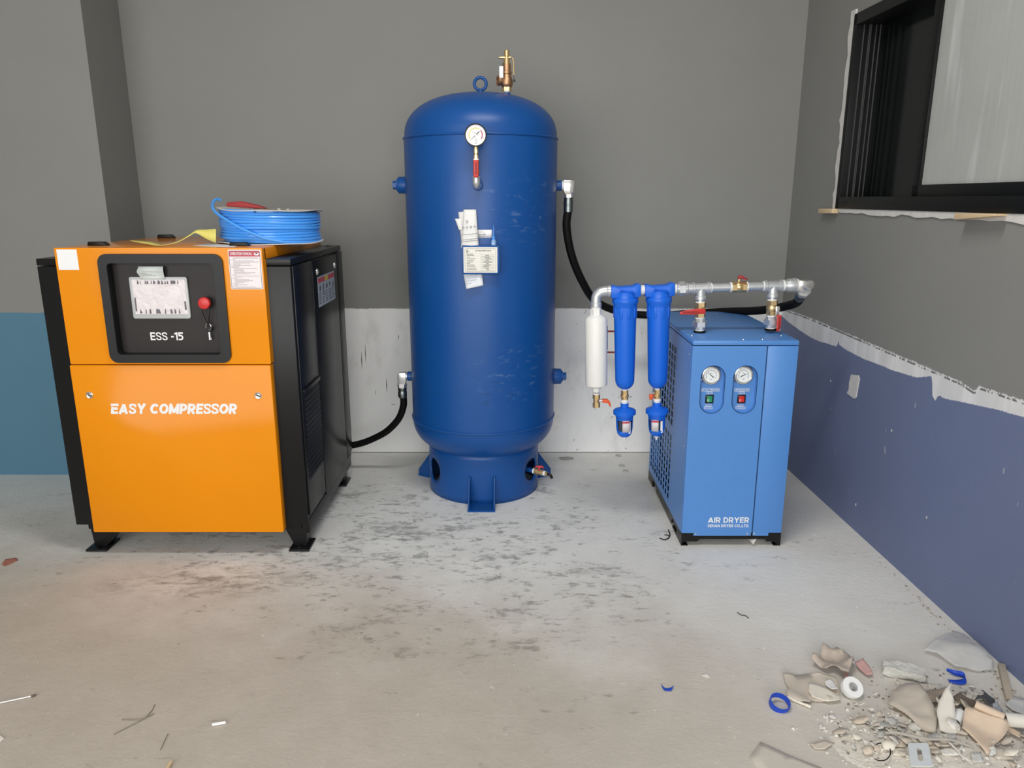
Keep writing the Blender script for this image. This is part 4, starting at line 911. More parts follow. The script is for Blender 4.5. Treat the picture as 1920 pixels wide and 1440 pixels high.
# vented side panel: grid of bars round real slots
ys = [DY0 + 0.021]; 
def grid_panel(blocks, y0, y1, z0, z1, x, th):
    Y = {y0, y1}; Z = {z0, z1}; hl = []
    for (ya, yb_, zc, zd, nc, nr, fy, fz) in blocks:
        for i in range(nc):
            for j in range(nr):
                a = ya + (yb_ - ya) * i / nc; b = a + (yb_ - ya) / nc * fy; c_ = zc + (zd - zc) * j / nr; d = c_ + (zd - zc) / nr * fz
                hl.append((a, b, c_, d)); Y |= {round(a, 5), round(b, 5)}; Z |= {round(c_, 5), round(d, 5)}
    Y = sorted(Y); Z = sorted(Z); m = MB(); bm = m.bm; V = {}
    def vv(i, j):
        if (i, j) not in V: V[i, j] = bm.verts.new((x, Y[i], Z[j]))
        return V[i, j]
    for i in range(len(Y) - 1):
        for j in range(len(Z) - 1):
            cy, cz = (Y[i] + Y[i + 1]) / 2, (Z[j] + Z[j + 1]) / 2
            if any(a < cy < b and c_ < cz < d for a, b, c_, d in hl): continue
            bm.faces.new((vv(i, j), vv(i, j + 1), vv(i + 1, j + 1), vv(i + 1, j)))
    return m
m = grid_panel([(3.350, 3.70, 0.465, 0.845, 6, 10, 0.72, 0.80), (3.350, 3.85, 0.095, 0.425, 9, 9, 0.68, 0.80)], DY0 + 0.021, DY1 - 0.002, DZ0, 0.905, DX0, 0.002)
sdp = m.build('vented_side_panel', M_DRYS, dr, smooth=0); md = sdp.modifiers.new('t', 'SOLIDIFY'); md.thickness = 0.002; md.offset = 0
MB().box((DX0 + 0.05, 3.30, DZ0 + 0.01), (DX0 + 0.06, 3.86, 0.90)).build('dark_interior_board', mat('interior_dark', (0.012, 0.014, 0.02), 0.7), dr)
m = MB()
for i in range(26): m.box((DX0 + 0.030, 3.40 + i * 0.011, 0.24), (DX0 + 0.045, 3.403 + i * 0.011, 0.84))
for i in range(12): m.cyl((DX0 + 0.034, 3.385, 0.27 + i * 0.05), (DX0 + 0.034, 3.70, 0.27 + i * 0.05), 0.004, seg=8)
m.build('condenser_coil', mat('fin_grey', (0.34, 0.33, 0.32), 0.4, 0.6), dr, smooth=0)
for (x, y, z) in ((DX0, 3.10, 0.86), (DX0, 3.10, 0.45)):
    MB().lathe([(0, .003), (.003, .0025), (.005, 0)], (x, y, z), (-1, 0, 0), 12).build('side_screw', M_ZINC, sdp)
# black base frame with notched feet
m = MB(); y0 = DY0 + 0.002
m.prism([(DX0, y0, 0.004), (DX0 + 0.012, y0, 0.020), (DX0 + 0.070, y0, 0.020), (DX0 + 0.082, y0, 0.032), (DX1 - 0.068, y0, 0.032), (DX1 - 0.062, y0, 0.020), (DX1 - 0.028, y0, 0.020), (DX1 - 0.012, y0, 0.004), (DX1, y0, 0.004), (DX1, y0, DZ0 + 0.004), (DX0, y0, DZ0 + 0.004)], (0, 0.012, 0))
m.build('base_front', M_BLK, dr, smooth=0)
m = MB()
for x in (DX0, DX1 - 0.01):
    m.prism([(x, DY0 + 0.012, 0), (x, DY0 + 0.19, 0), (x, DY0 + 0.19, 0.012), (x, DY0 + 0.10, 0.012), (x, DY0 + 0.10, 0.042), (x, DY0 + 0.20, 0.042), (x, DY0 + 0.22, 0.012), (x, DY1 - 0.22, 0.012), (x, DY1 - 0.20, 0.042), (x, DY1 - 0.12, 0.042), (x, DY1 - 0.12, 0.0), (x, DY1, 0), (x, DY1, DZ0 + 0.002), (x, DY0 + 0.012, DZ0 + 0.002)], (0.01, 0, 0))
m.box((DX0, DY1 - .012, 0), (DX1, DY1, DZ0)); m.box((DX0 + 0.0, DY0 + 0.002, 0.0), (DX0 + 0.03, DY0 + 0.03, 0.004)); m.box((DX1 - 0.03, DY0 + 0.002, 0.0), (DX1, DY0 + 0.03, 0.004)); m.box((DX0 + .01, DY0 + .014, DZ0 - .008), (DX1 - .01, DY1 - .01, DZ0 + .002))
m.build('base_rails', M_BLK, dr, smooth=0)
for x in (DX0 + 0.062, SEAM - 0.020, SEAM + 0.010):
    MB().lathe([(0, .003), (.003, .0028), (.005, 0)], (x, DY0 + .001, DZ0 - 0.001), (0, -1, 0), 12).build('panel_screw', M_CHR, fp)
for (x, y) in ((DX0 + 0.02, 3.16), (0.965, DY0 + 0.018), (1.045, DY0 + 0.018), (1.155, 3.16), (1.05, 3.80)):
    MB().lathe([(0, .003), (.003, .0028), (.005, 0)], (x, y, DZ1 - .0005), (0, 0, 1), 12).build('cover_screw', M_CHR, dr)
block('AIR DRYER', 'dryer_lettering', M_WHT, fp, (0.864, DY0, 0.111), 0.181, 0.026, t=.19)
block('SEHAN DRYER CO.,LTD.', 'maker_lettering', M_WHT, fp, (0.864, DY0, 0.090), 0.183, 0.0135, t=.19)
# gauge wells
for k, (cx, lab, low, col, ang) in enumerate(((0.841, 'AIR OUT PRESSURE', 'DRYER', (0.02, 0.26, 0.12), 140), (0.977, 'AIR PRESSURE', 'COOLER', (0.58, 0.02, 0.02), 25))):
    WY = DY0 + WELL; gz = 0.779; gyy = DY0 + WELL
    if k == 0: gz = 0.778
    cx -= .0035
    gb = MB().lathe([(0, 0), (0.0465, 0), (0.0465, .003), (0.0420, .008), (0.0410, .014), (0.0380, .0195), (0.0345, .021), (0.0315, .019), (0.0305, .0145)], (cx, gyy, gz), (0, -1, 0), 44).build('panel_gauge', M_CHR, fp)
    MB().lathe([(0, .013), (0.0306, .013), (0.0306, .0155), (0, .0155)], (cx, gyy, gz), (0, -1, 0), 40).build('gauge_dial', mat('dial_pale', (0.78, 0.83, 0.85), .35), gb)
    yd = gyy - .0158; m = MB(); arc(m, cx, gz, yd, .0200, .0222, 215, -35, 26)
    for i in range(9):
        a = R(215 - 31 * i); c_, s_ = math.cos(a), math.sin(a); m.faces([(cx + .0238 * c_ - .0005 * s_, yd, gz + .0238 * s_ + .0005 * c_), (cx + .0270 * c_ - .0005 * s_, yd, gz + .0270 * s_ + .0005 * c_), (cx + .0270 * c_ + .0005 * s_, yd, gz + .0270 * s_ - .0005 * c_), (cx + .0238 * c_ + .0005 * s_, yd, gz + .0238 * s_ - .0005 * c_)], [(0, 1, 2, 3)])
    m.box((cx - .006, yd - .0002, gz + .008), (cx + .004, yd, gz + .0105)); m.box((cx - .004, yd - .0002, gz - .019), (cx + .005, yd, gz - .016)); m.build('dial_print', M_GINK, gb, smooth=0)
    needle(cx, gz, yd - .0004, ang + (0 if k == 0 else 0), .021, .014, .0014, gb)
    for a in (90, 210, 330):
        MB().lathe([(0, .0085), (.003, .008), (.0048, .004), (.0048, .002)], (cx + .0425 * math.cos(R(a)), gyy, gz + .0425 * math.sin(R(a))), (0, -1, 0), 12).build('gauge_screw', M_CHR, gb)
    cx += .0035
    sw = MB().box((cx - 0.0185, WY - .004, 0.653), (cx + 0.0165, WY + .001, 0.690), 0.001).build('rocker_switch', M_BLK, fp)
    MB().prism([(cx - .0125, WY - .004, 0.658), (cx - .0125, WY - .010, 0.660), (cx - .0125, WY - .006, 0.672), (cx - .0125, WY - .008, 0.685), (cx - .0125, WY - .004, 0.686)], (0.023, 0, 0), .0008).build('rocker', mat('rocker_%d' % k, col, 0.25, coat=.4), sw)
    yl = WY - .0004
    def boxed(s, xc, zc, wd, ht, nm, b=0.0):
        mm = ring(MB(), rrect(xc - wd / 2, xc + wd / 2, zc - ht / 2, zc + ht / 2, .0015, 0, 2), rrect(xc - wd / 2 + .0011, xc + wd / 2 - .0011, zc - ht / 2 + .0011, zc + ht / 2 - .0011, .001, 0, 2), yl - .0004, WY)
        o_ = mm.build(nm + '_frame', M_WHT, fp, smooth=0)
        text(s, nm, M_WHT, o_, (xc - wd / 2 + .004, WY, zc - ht / 2 + .0032), (1, 0, 0), (0, 0, 1), wd - .008, ht - .0064, bold=b)
    boxed(lab, cx - .001, 0.7115, 0.082 if k == 0 else 0.064, 0.0135, 'pressure_label', .01)
    boxed('ON', cx - .001, 0.6985, 0.025, 0.0105, 'on_label'); boxed('OFF', cx - .003, 0.6435, 0.025, 0.0105, 'off_label'); boxed(low, cx - .003, 0.632, 0.036 if k == 0 else 0.044, 0.0105, 'switch_label')

# ------------------------------------------------------------------ pipe manifold, filters, traps (slightly tilted, rising to the right)
PV = Vector((0.818, 3.24, 1.123)); PY = 3.24; PZ = 1.123
AM = Matrix.Translation(PV) @ Matrix.Rotation(R(-1.75), 4, 'Y') @ Matrix.Translation(-PV)
mf = thing('pipe_manifold', 'galvanised pipe manifold with brass valves standing on top of the dryer', 'pipe manifold', (0.97, PY, DZ1))
def B(mb, name, m, par=mf, **k): return mb.build(name, m, par, M=AM, **k)
def X(a, b, r, **k): return MB().cyl((a, PY, PZ), (b, PY, PZ), r, **k)
# left elbow
m = MB(); m.tube(spline([(0.432, PY, PZ), (0.405, PY, PZ), (0.381, PY, PZ - .006), (0.367, PY, PZ - .022), (0.364, PY, PZ - .045), (0.364, PY, PZ - .066)], 6), 0.0215, 20)
m.cyl((0.412, PY, PZ), (0.430, PY, PZ), 0.0245, bev=.002); m.cyl((0.364, PY, PZ - .068), (0.364, PY, PZ - .050), 0.0245, bev=.002); B(m, 'elbow', M_GALV)
B(X(0.428, 0.441, 0.0175), 'nipple', M_ZINC); B(X(0.424, 0.430, 0.0195), 'thread_tape', M_PTFE); B(X(0.552, 0.576, 0.0165), 'nipple', M_ZINC)
for x in (0.436, 0.556, 0.566, 0.703): B(X(x, x + 0.009, 0.0205), 'thread_tape', M_PTFE)
m = X(0.712, 0.735, 0.0245, bev=.002); m.hexn((0.722, PY, PZ), (0.748, PY, PZ), 0.031); m.cyl((0.745, PY, PZ), (0.782, PY, PZ), 0.0235, bev=.002); m.torus((0.758, PY, PZ), (1, 0, 0), .0245, .003, 24, 8); B(m, 'union_coupling', M_GALV)
B(X(0.70, 0.715, 0.017), 'nipple', M_ZINC); B(X(0.780, 0.787, 0.0205), 'thread_tape', M_PTFE)
def tee(x):
    m = X(x - 0.036, x + 0.036, 0.0225); m.cyl((x - 0.040, PY, PZ), (x - 0.026, PY, PZ), 0.026, bev=.002); m.cyl((x + 0.026, PY, PZ), (x + 0.040, PY, PZ), 0.026, bev=.002)
    m.cyl((x, PY, PZ), (x, PY, PZ - .045), 0.0225); m.cyl((x, PY, PZ - .050), (x, PY, PZ - .034), 0.026, bev=.002); B(m, 'tee', M_GALV)
def riser(x, lever):
    B(MB().cyl((x, PY, PZ - .062), (x, PY, PZ - .046), 0.018), 'nipple', M_ZINC); B(MB().cyl((x, PY, PZ - .064), (x, PY, PZ - .057), 0.0205), 'thread_tape', M_PTFE)
    m = MB().hexn((x, PY, PZ - .082), (x, PY, PZ - .063), 0.0245); m.lathe([(0, -.112), (.020, -.112), (.023, -.104), (.023, -.090), (.019, -.080), (0, -.080)], (x, PY, PZ), (0, 0, 1), 20); m.hexn((x, PY, PZ - .127), (x, PY, PZ - .110), 0.0235)
    vb = B(m, 'ball_valve', M_BRASS)
    B(MB().cyl((x, PY, PZ - .134), (x, PY, PZ - .126), 0.0205), 'thread_tape', M_PTFE)
    m = MB().cyl((x, PY, PZ - .150), (x, PY, PZ - .132), 0.0225, seg=10); m.hexn((x, PY, PZ - .168), (x, PY, PZ - .146), 0.033); m.cyl((x, PY, PZ - .182), (x, PY, PZ - .166), 0.0225, seg=10); B(m, 'union_nut', M_ZINC)
    B(MB().cyl((x, PY, PZ - .190), (x, PY, PZ - .181), 0.0215), 'thread_tape', M_PTFE); B(MB().cyl((x, PY, PZ - .1945), (x, PY, PZ - .186), 0.0255), 'grommet', M_RUB)
    zc = PZ - .096
    if lever == 'left':
        B(MB().cyl((x, PY, zc), (x, PY - .040, zc), .007), 'valve_stem', M_ZINC, vb)
        m = MB().prism([(x + .012, PY - .040, zc + .010), (x - .010, PY - .040, zc + .014), (x - .060, PY - .040, zc + .010), (x - .098, PY - .040, zc + .002), (x - .098, PY - .040, zc - .010), (x - .040, PY - .040, zc - .012), (x + .012, PY - .040, zc - .010)], (0, -.008, 0), .003); lv = B(m, 'lever_grip', M_REDV, vb)
        dashes('lever_print', MATS['dark_red_print'], vb, (x - .088, PY - .0482, zc - .005), (1, 0, 0), (0, 0, 1), .070, 2, M=AM)
    else:
        B(MB().cyl((x, PY, zc), (x + .018, PY - .038, zc), .007), 'valve_stem', M_ZINC, vb); B(MB().box((x + .004, PY - .042, zc - .030), (x + .020, PY - .036, zc + .012), .001), 'lever_plate', M_CHR, vb)
        m = MB().prism([(x + .008, PY - .044, zc - .024), (x + .027, PY - .044, zc - .026), (x + .027, PY - .044, zc - .070), (x + .021, PY - .044, zc - .096), (x + .009, PY - .044, zc - .096), (x + .008, PY - .044, zc - .070)], (0, -.008, 0), .003); B(m, 'lever_grip', M_REDV, vb)
        dashes('lever_print', MATS['dark_red_print'], vb, (x + .0135, PY - .0522, zc - .032), (0, 0, -1), (1, 0, 0), .056, 3, M=AM)
T1, T2 = 0.818, 1.130
tee(T1); tee(T2); riser(T1, 'left'); riser(T2, 'down')
B(X(0.856, 0.952, 0.0185), 'straight_pipe', M_GALV); B(X(1.015, 1.094, 0.0185), 'straight_pipe', M_GALV)
for x in (0.856, 0.944, 1.012, 1.086): B(X(x, x + .008, 0.0215), 'thread_tape', M_PTFE)
m = MB().hexn((0.950, PY, PZ), (0.970, PY, PZ), .0245); m.lathe([(0, .018), (.019, .018), (.0235, .026), (.0235, .040), (.019, .048), (0, .048)], (0.950, PY, PZ), (1, 0, 0), 20); m.hexn((0.996, PY, PZ), (1.014, PY, PZ), .0245)
vb = B(m, 'ball_valve', M_BRASS); B(MB().cyl((0.982, PY, PZ), (0.982, PY, PZ + .040), .006), 'valve_stem', M_BRASS, vb)
B(MB().prism([(0.976, PY - .008, PZ + .034), (0.980, PY - .008, PZ + .048), (0.992, PY - .008, PZ + .050), (1.006, PY - .008, PZ + .040), (1.018, PY - .008, PZ + .034), (1.018, PY - .008, PZ + .029), (1.000, PY - .008, PZ + .034), (0.988, PY - .008, PZ + .036)], (0, .018, 0), .002), 'butterfly_lever', mat('dark_red_lever', (0.36, 0.012, 0.02), .4), vb)
B(X(1.168, 1.180, 0.0235), 'nipple', M_ZINC); B(X(1.170, 1.177, 0.0245), 'thread_tape', M_PTFE)
m = MB().lathe([(0, 0), (.0245, 0), (.0255, .006), (.0255, .012), (.0295, .020), (.0295, .040), (.0315, .042), (.0315, .052), (0, .052)], (1.176, PY, PZ), (1, 0, 0), 28); B(m, 'reducer', M_GALV)
B(X(1.228, 1.236, 0.0275), 'thread_tape', M_PTFE)
m = MB().prism([(1.236, PY - .024, PZ - .022), (1.236, PY - .024, PZ + .024), (1.290, PY - .024, PZ + .022), (1.302, PY - .024, PZ + .012), (1.300, PY - .024, PZ - .006), (1.286, PY - .024, PZ - .026)], (0, .046, 0), .005); B(m, 'hose_elbow', M_CHR)
# swivel and crimp run back and down to the hose
c0 = Vector((1.272, PY + .012, PZ - .012)); c1 = Vector((1.297, PY + .125, PZ - .064))
dq = (c1 - c0).normalized()
MB().hexn(c0, c0 + dq * .03, .029).build('swivel_nut', M_ZINC, h2)
MB().lathe([(0.016, .028), (.024, .028), (.0255, .05), (.0235, .058), (.0255, .066), (.0255, .100), (.0215, .104), (.016, .104)], c0, dq, 20).build('crimp_collar', M_CRIMP, h2)

# white silencer-like filter
WX = 0.364
wf = thing('white_filter', 'white cylindrical filter hanging from the left end of the pipe manifold', 'filter', (WX, PY, 0.70))
B(MB().cyl((WX, PY, PZ - .078), (WX, PY, PZ - .068), .0215), 'thread_tape', M_PTFE, wf)
B(MB().hexn((WX, PY, 1.020), (WX, PY, 1.046), .0255), 'neck_nut', M_PTFE, wf)
M_WF = mat('white_enamel', (0.80, 0.80, 0.765), 0.38, var=0.03)
m = MB().lathe([(0, 1.028), (.018, 1.028), (.019, 1.024), (.036, 1.015), (.0455, 1.006), (.0490, .996), (.0490, .712), (.0475, .704), (.040, .700), (.024, .692), (0, .690)], (WX, PY, 0), (0, 0, 1), 48); wbod = B(m, 'filter_body', M_WF, wf)
B(MB().box((WX + .0475, PY - .012, .865), (WX + .0500, PY + .02, .970)), 'side_label', mat('navy_label', (0.03, 0.05, 0.16), .5), wf)
B(MB().cyl((WX, PY, .672), (WX, PY, .694), .0165, .0185), 'outlet_neck', M_PTFE, wf); B(MB().cyl((WX, PY, .660), (WX, PY, .668), .0155), 'thread_tape', M_PTFE, wf)
m = MB().hexn((WX, PY, .640), (WX, PY, .662), .0165); m.cyl((WX, PY, .620), (WX, PY, .642), .0135); m.hexn((WX, PY, .600), (WX, PY, .622), .0165); vb = B(m, 'drain_cock', M_BRASS, wf)
B(MB().cyl((WX, PY, .631), (WX + .028, PY, .631), .0055), 'cock_stem', M_ZINC, vb)
B(MB().prism([(WX + .026, PY - .006, .638), (WX + .050, PY - .006, .637), (WX + .062, PY - .006, .624), (WX + .066, PY - .006, .600), (WX + .060, PY - .006, .602), (WX + .052, PY - .006, .618), (WX + .026, PY - .006, .622)], (0, .014, 0), .002), 'cock_lever', M_ORG, vb)

def line_filter(fx, label, lever):
    f = thing('line_filter', label, 'filter', (fx, PY, 0.69), 'blue in-line air filters')
    m = MB()
    # head: two port bosses joined by a sloped bridge over a round neck
    m.prism([(fx - .064, PY - .032, PZ - .030), (fx - .064, PY - .032, PZ + .024), (fx - .046, PY - .032, PZ + .024), (fx - .034, PY - .032, PZ + .018), (fx + .034, PY - .032, PZ + .020), (fx + .046, PY - .032, PZ + .028), (fx + .064, PY - .032, PZ + .028), (fx + .064, PY - .032, PZ - .026), (fx + .046, PY - .032, PZ - .030)], (0, .064, 0), .006)
    m.lathe([(0, PZ - .034), (.050, PZ - .034), (.0485, PZ - .012), (.042, PZ + .001), (0, PZ + .004)], (fx, PY, 0), (0, 0, 1), 40)
    hd = B(m, 'filter_head', M_FBLUE, f)
    B(MB().cyl((fx, PY, PZ + .010), (fx, PY, PZ + .020), .006), 'bleed_screw', M_FBLUE, hd)
    B(MB().prism([(fx - .030, PY - .0445, PZ + .006), (fx - .026, PY - .047, PZ + .006), (fx + .036, PY - .047, PZ - .010), (fx + .036, PY - .0445, PZ - .014)], (0, .01, 0)), 'head_rib', M_FBLUE, hd)
    B(MB().lathe([(.045, PZ - .072), (.0515, PZ - .070), (.0525, PZ - .060), (.0565, PZ - .052), (.0565, PZ - .036), (.054, PZ - .032), (.045, PZ - .032)], (fx, PY, 0), (0, 0, 1), 44), 'collar_ring', M_FBLUE, f)
    bw = B(MB().lathe([(0, .682), (.014, .682), (.024, .687), (.034, .697), (.041, .712), (.0425, .726), (.0485, 1.00), (.0495, PZ - .070), (0, PZ - .070)], (fx, PY, 0), (0, 0, 1), 44), 'filter_bowl', M_FBLUE, f)
    for i in range(9):
        a = 2 * PI * i / 9 - PI / 2 + .2; mm = Matrix.Translation((fx, PY, 0)) @ Matrix.Rotation(a, 4, 'Z')
        B(MB().box((.044, -.0065, PZ - .120), (.0515, .0065, PZ - .070), .002, M=mm), 'bowl_rib', M_FBLUE, bw)
    B(MB().cyl((fx, PY, .670), (fx, PY, .684), .0115), 'thread_tape', M_PTFE, f)
    m = MB().hexn((fx, PY, .652), (fx, PY, .674), .0165); m.cyl((fx, PY, .644), (fx, PY, .656), .0185, seg=12); m.hexn((fx, PY, .632), (fx, PY, .648), .0155); vb = B(m, 'drain_valve', M_BRASS, f)
    if lever: 
        B(MB().cyl((fx, PY, .655), (fx - .024, PY, .660), .004), 'valve_stem', M_ZINC, vb)
        B(MB().prism([(fx - .038, PY - .006, .655), (fx - .018, PY - .006, .653), (fx - .020, PY - .006, .632), (fx - .034, PY - .006, .626)], (0, .008, 0), .002), 'valve_lever', M_ORG, vb)
    B(MB().cyl((fx, PY, .624), (fx, PY, .633), .0175), 'thread_tape', M_PTFE, f)
    return f
line_filter(0.491, 'blue in-line air filter next to the white filter', False)
line_filter(0.637, 'blue in-line air filter nearest the galvanised pipe', True)
def trap(fx, label, turn):
    f = thing('drain_trap', label, 'drain trap', (fx, PY, 0.45), 'automatic drain traps')
    B(MB().cyl((fx, PY, .612), (fx, PY, .626), .0145, .0165), 'white_neck', M_PTFE, f)
    B(MB().lathe([(0, .616), (.018, .616), (.018, .598), (.024, .594), (.045, .587), (.0505, .583), (.0505, .566), (.0400, .565), (.0400, .553), (0, .552)], (fx, PY, 0), (0, 0, 1), 40), 'trap_lid', M_FBLUE, f, smooth=18)
    # guard with tall openings round a clear bowl
    rot = Matrix.Translation((fx, PY, 0)) @ Matrix.Rotation(turn, 4, 'Z')
    bm = bmesh.new(); nS = 48; zs = [(.0385, .554), (.0385, .540), (.0370, .500), (.0355, .490), (.032, .474), (.023, .462), (.012, .457), (.0001, .456)]
    rows = [[bm.verts.new((r * math.cos(2 * PI * i / nS), r * math.sin(2 * PI * i / nS), z)) for i in range(nS)] for r, z in zs]
    for j in range(len(rows) - 1):
        for i in range(nS):
            ph = i % 12
            if j in (1, 2) and 2 <= ph <= 8: continue
            bm.faces.new((rows[j][i], rows[j][(i + 1) % nS], rows[j + 1][(i + 1) % nS], rows[j + 1][i]))
    mb = MB(); mb.bm.free(); mb.bm = bm; bmesh.ops.transform(bm, matrix=rot, verts=bm.verts)
    o = B(mb, 'bowl_guard', M_FBLUE, f, smooth=50); md = o.modifiers.new('t', 'SOLIDIFY'); md.thickness = .003; md.offset = 1
    B(MB().lathe([(0, .474), (.028, .476), (.032, .49), (.032, .55), (0, .55)], (fx, PY, 0), (0, 0, 1), 32), 'clear_bowl', mat('trap_bowl_dark', (0.035, 0.045, 0.075), .12, coat=.5), f)
    B(MB().cyl((fx + .016, PY - .022, .480), (fx + .016, PY - .022, .535), .009), 'float', M_PTFE, f)
    n = 6; a0, a1 = -PI / 2 + turn * 0.6 - .45, -PI / 2 + turn * 0.6 + .35; rr = .0415
    q = [(fx + rr * math.cos(a0 + (a1 - a0) * i / n), PY + rr * math.sin(a0 + (a1 - a0) * i / n)) for i in range(n + 1)]
    m = MB().faces([(x, y, .490) for x, y in q] + [(x, y, .543) for x, y in q], [(i, i + 1, n + 2 + i, n + 1 + i) for i in range(n)]); lb_ = B(m, 'trap_label', mat('trap_label_grey', (0.66, 0.63, 0.64), .5), f, solid=-.0006)
    rr = .0421; q = [(fx + rr * math.cos(a0 + (a1 - a0) * i / n), PY + rr * math.sin(a0 + (a1 - a0) * i / n)) for i in range(n + 1)]
    m = MB().faces([(x, y, .532) for x, y in q] + [(x, y, .541) for x, y in q], [(i, i + 1, n + 2 + i, n + 1 + i) for i in range(n)]); B(m, 'label_heading', M_STKR, lb_)
    B(MB().lathe([(0, .458), (.009, .458), (.009, .450), (.004, .446), (.004, .438), (0, .438)], (fx, PY, 0), (0, 0, 1), 16), 'drain_tip', M_PTFE, f)
trap(0.491, 'small blue drain trap under the filter beside the white filter', 0.15)
trap(0.637, 'small blue drain trap in front of the vented dryer side', -0.55)

# ------------------------------------------------------------------ litter on the floor
_c, _s = math.cos(R(13.96)), math.sin(R(13.96))
def gp(u, v, z=0.0):
    """floor position seen at pixel u, v of the 1920 x 1440 photograph"""
    x, y = (u - 960) / 1400.0, -(v - 720) / 1400.0
    d = Vector((x, _c + y * _s, -_s + y * _c)); t = (z - 1.5) / d.z
    return Vector((d.x * t, d.y * t, z))
def zp(zx, zy, z=0.0): return gp(1400 + 0.27083 * zx, 1160 + 0.27083 * zy, z)
def mound(x, y):
    e1 = ((x - 1.20) / 0.30) ** 2 + ((y - 1.80) / 0.17) ** 2
    e2 = ((x - 1.33) / 0.17) ** 2 + ((y - 1.97) / 0.11) ** 2
    k = max(0.0, 1 - e1) * 0.022 + max(0.0, 1 - e2) * 0.020
    return k * (0.7 + 0.6 * mnoise.noise(Vector((x * 14, y * 14, 1.3)))) if k > 0 else 0.0
M_DUST = mat('rubble_dust', (0.70, 0.65, 0.57), 0.9, var=0.22, vscale=35, bump=0.8, bscale=70)
M_TAN = mat('tan_card', (0.66, 0.565, 0.45), 0.8, var=0.10, vscale=25)
M_TAN2 = mat('dusty_tan_paper', (0.60, 0.53, 0.44), 0.85, var=0.12, vscale=18)
M_CREAM = mat('cream_paper', (0.80, 0.745, 0.63), 0.8, var=0.06)
M_KRAFT = mat('kraft_card', (0.70, 0.55, 0.41), 0.75, var=0.08)
M_RAG = mat('brown_rag', (0.48, 0.41, 0.345), 0.9, var=0.25, vscale=40, bump=0.7, bscale=90)
M_PINK = mat('pink_strap', (0.60, 0.36, 0.33), 0.8, var=0.15)
M_FOAM = mat('grey_foam', (0.64, 0.63, 0.58), 0.9, var=0.25, vscale=90, bump=1.0, bscale=140)
M_CHIPW = mat('white_chip', (0.80, 0.77, 0.70), 0.85, var=0.1)
M_BLUEP = mat('blue_plastic', (0.012, 0.07, 0.55), 0.4)
M_FILMD = mat('dark_film', (0.085, 0.085, 0.08), 0.4, var=0.3)

# low heap of dust and rubble
bm = bmesh.new(); nx, ny_ = 70, 48; V = []
for j in range(ny_ + 1):
    for i in range(nx + 1):
        x = 0.86 + 0.72 * i / nx; y = 1.60 + 0.52 * j / ny_; h = mound(x, y)
        h = h + 0.004 * mnoise.noise(Vector((x * 60, y * 60, 0))) * (1 if h > .002 else 0) if h > 0 else -0.004
        V.append(bm.verts.new((x, y, h)))
for j in range(ny_):
    for i in range(nx):
        q = (V[j * (nx + 1) + i], V[j * (nx + 1) + i + 1], V[(j + 1) * (nx + 1) + i + 1], V[(j + 1) * (nx + 1) + i])
        if max(v.co.z for v in q) > -0.003: bm.faces.new(q)
bmesh.ops.delete(bm, geom=[v for v in bm.verts if not v.link_faces], context='VERTS')
mb = MB(); mb.bm.free(); mb.bm = bm
o = mb.build('rubble_dust', M_DUST, smooth=60); o['kind'] = 'stuff'; tag(o, 'low heap of tan dust and rubble by the right wall', 'rubble')
def crumbs(name, m, n, seed, spots, r0, r1, label):
    rd = random.Random(seed); mb = MB()
    for _ in range(n):
        cx, cy, sx, sy = rd.choice(spots); x, y = rd.gauss(cx, sx), rd.gauss(cy, sy)
        if x > 1.58: continue
        r = r0 + (r1 - r0) * rd.random() ** 3; t = bmesh.new(); bmesh.ops.create_icosphere(t, subdivisions=1, radius=r)
        for v in t.verts: v.co = Vector((v.co.x * rd.uniform(.6, 1.5), v.co.y * rd.uniform(.6, 1.3), v.co.z * rd.uniform(.4, .9)))
        bmesh.ops.transform(t, matrix=Matrix.Translation((x, y, max(0, mound(x, y)) + r * .35)) @ Matrix.Rotation(rd.uniform(0, 6), 4, 'Z'), verts=t.verts)
        mb._merge(t)
    o = mb.build(name, m, smooth=0); o['kind'] = 'stuff'; tag(o, label, 'rubble')
PILE = [(1.18, 1.80, .13, .07), (1.30, 1.95, .12, .06), (1.02, 1.84, .08, .06), (1.42, 1.74, .08, .05)]
crumbs('rubble_crumbs', M_CHIPW, 650, 21, PILE, .0010, .0065, 'pale crumbs of plaster scattered through the rubble heap')
crumbs('rubble_grit', mat('dark_grit', (0.24, 0.20, 0.16), .9, var=.3), 550, 22, PILE + [(1.28, 2.05, .1, .05), (1.56, 2.02, .02, .08)], .0008, .0045, 'dark brown grit scattered through the rubble heap')
crumbs('floor_specks', M_CHIPW, 120, 23, [(0.3, 2.4, 1.0, .5), (-0.8, 2.2, .6, .4), (1.2, 2.5, .25, .3)], .0008, .0028, 'tiny pale specks scattered over the open floor')
crumbs('wall_foot_grit', mat('brown_grit', (0.36, 0.30, 0.24), .9, var=.3), 160, 24, [(1.585, 2.05, .012, .09), (1.575, 2.55, .012, .16)], .0012, .005, 'brown grit along the foot of the blue wall')

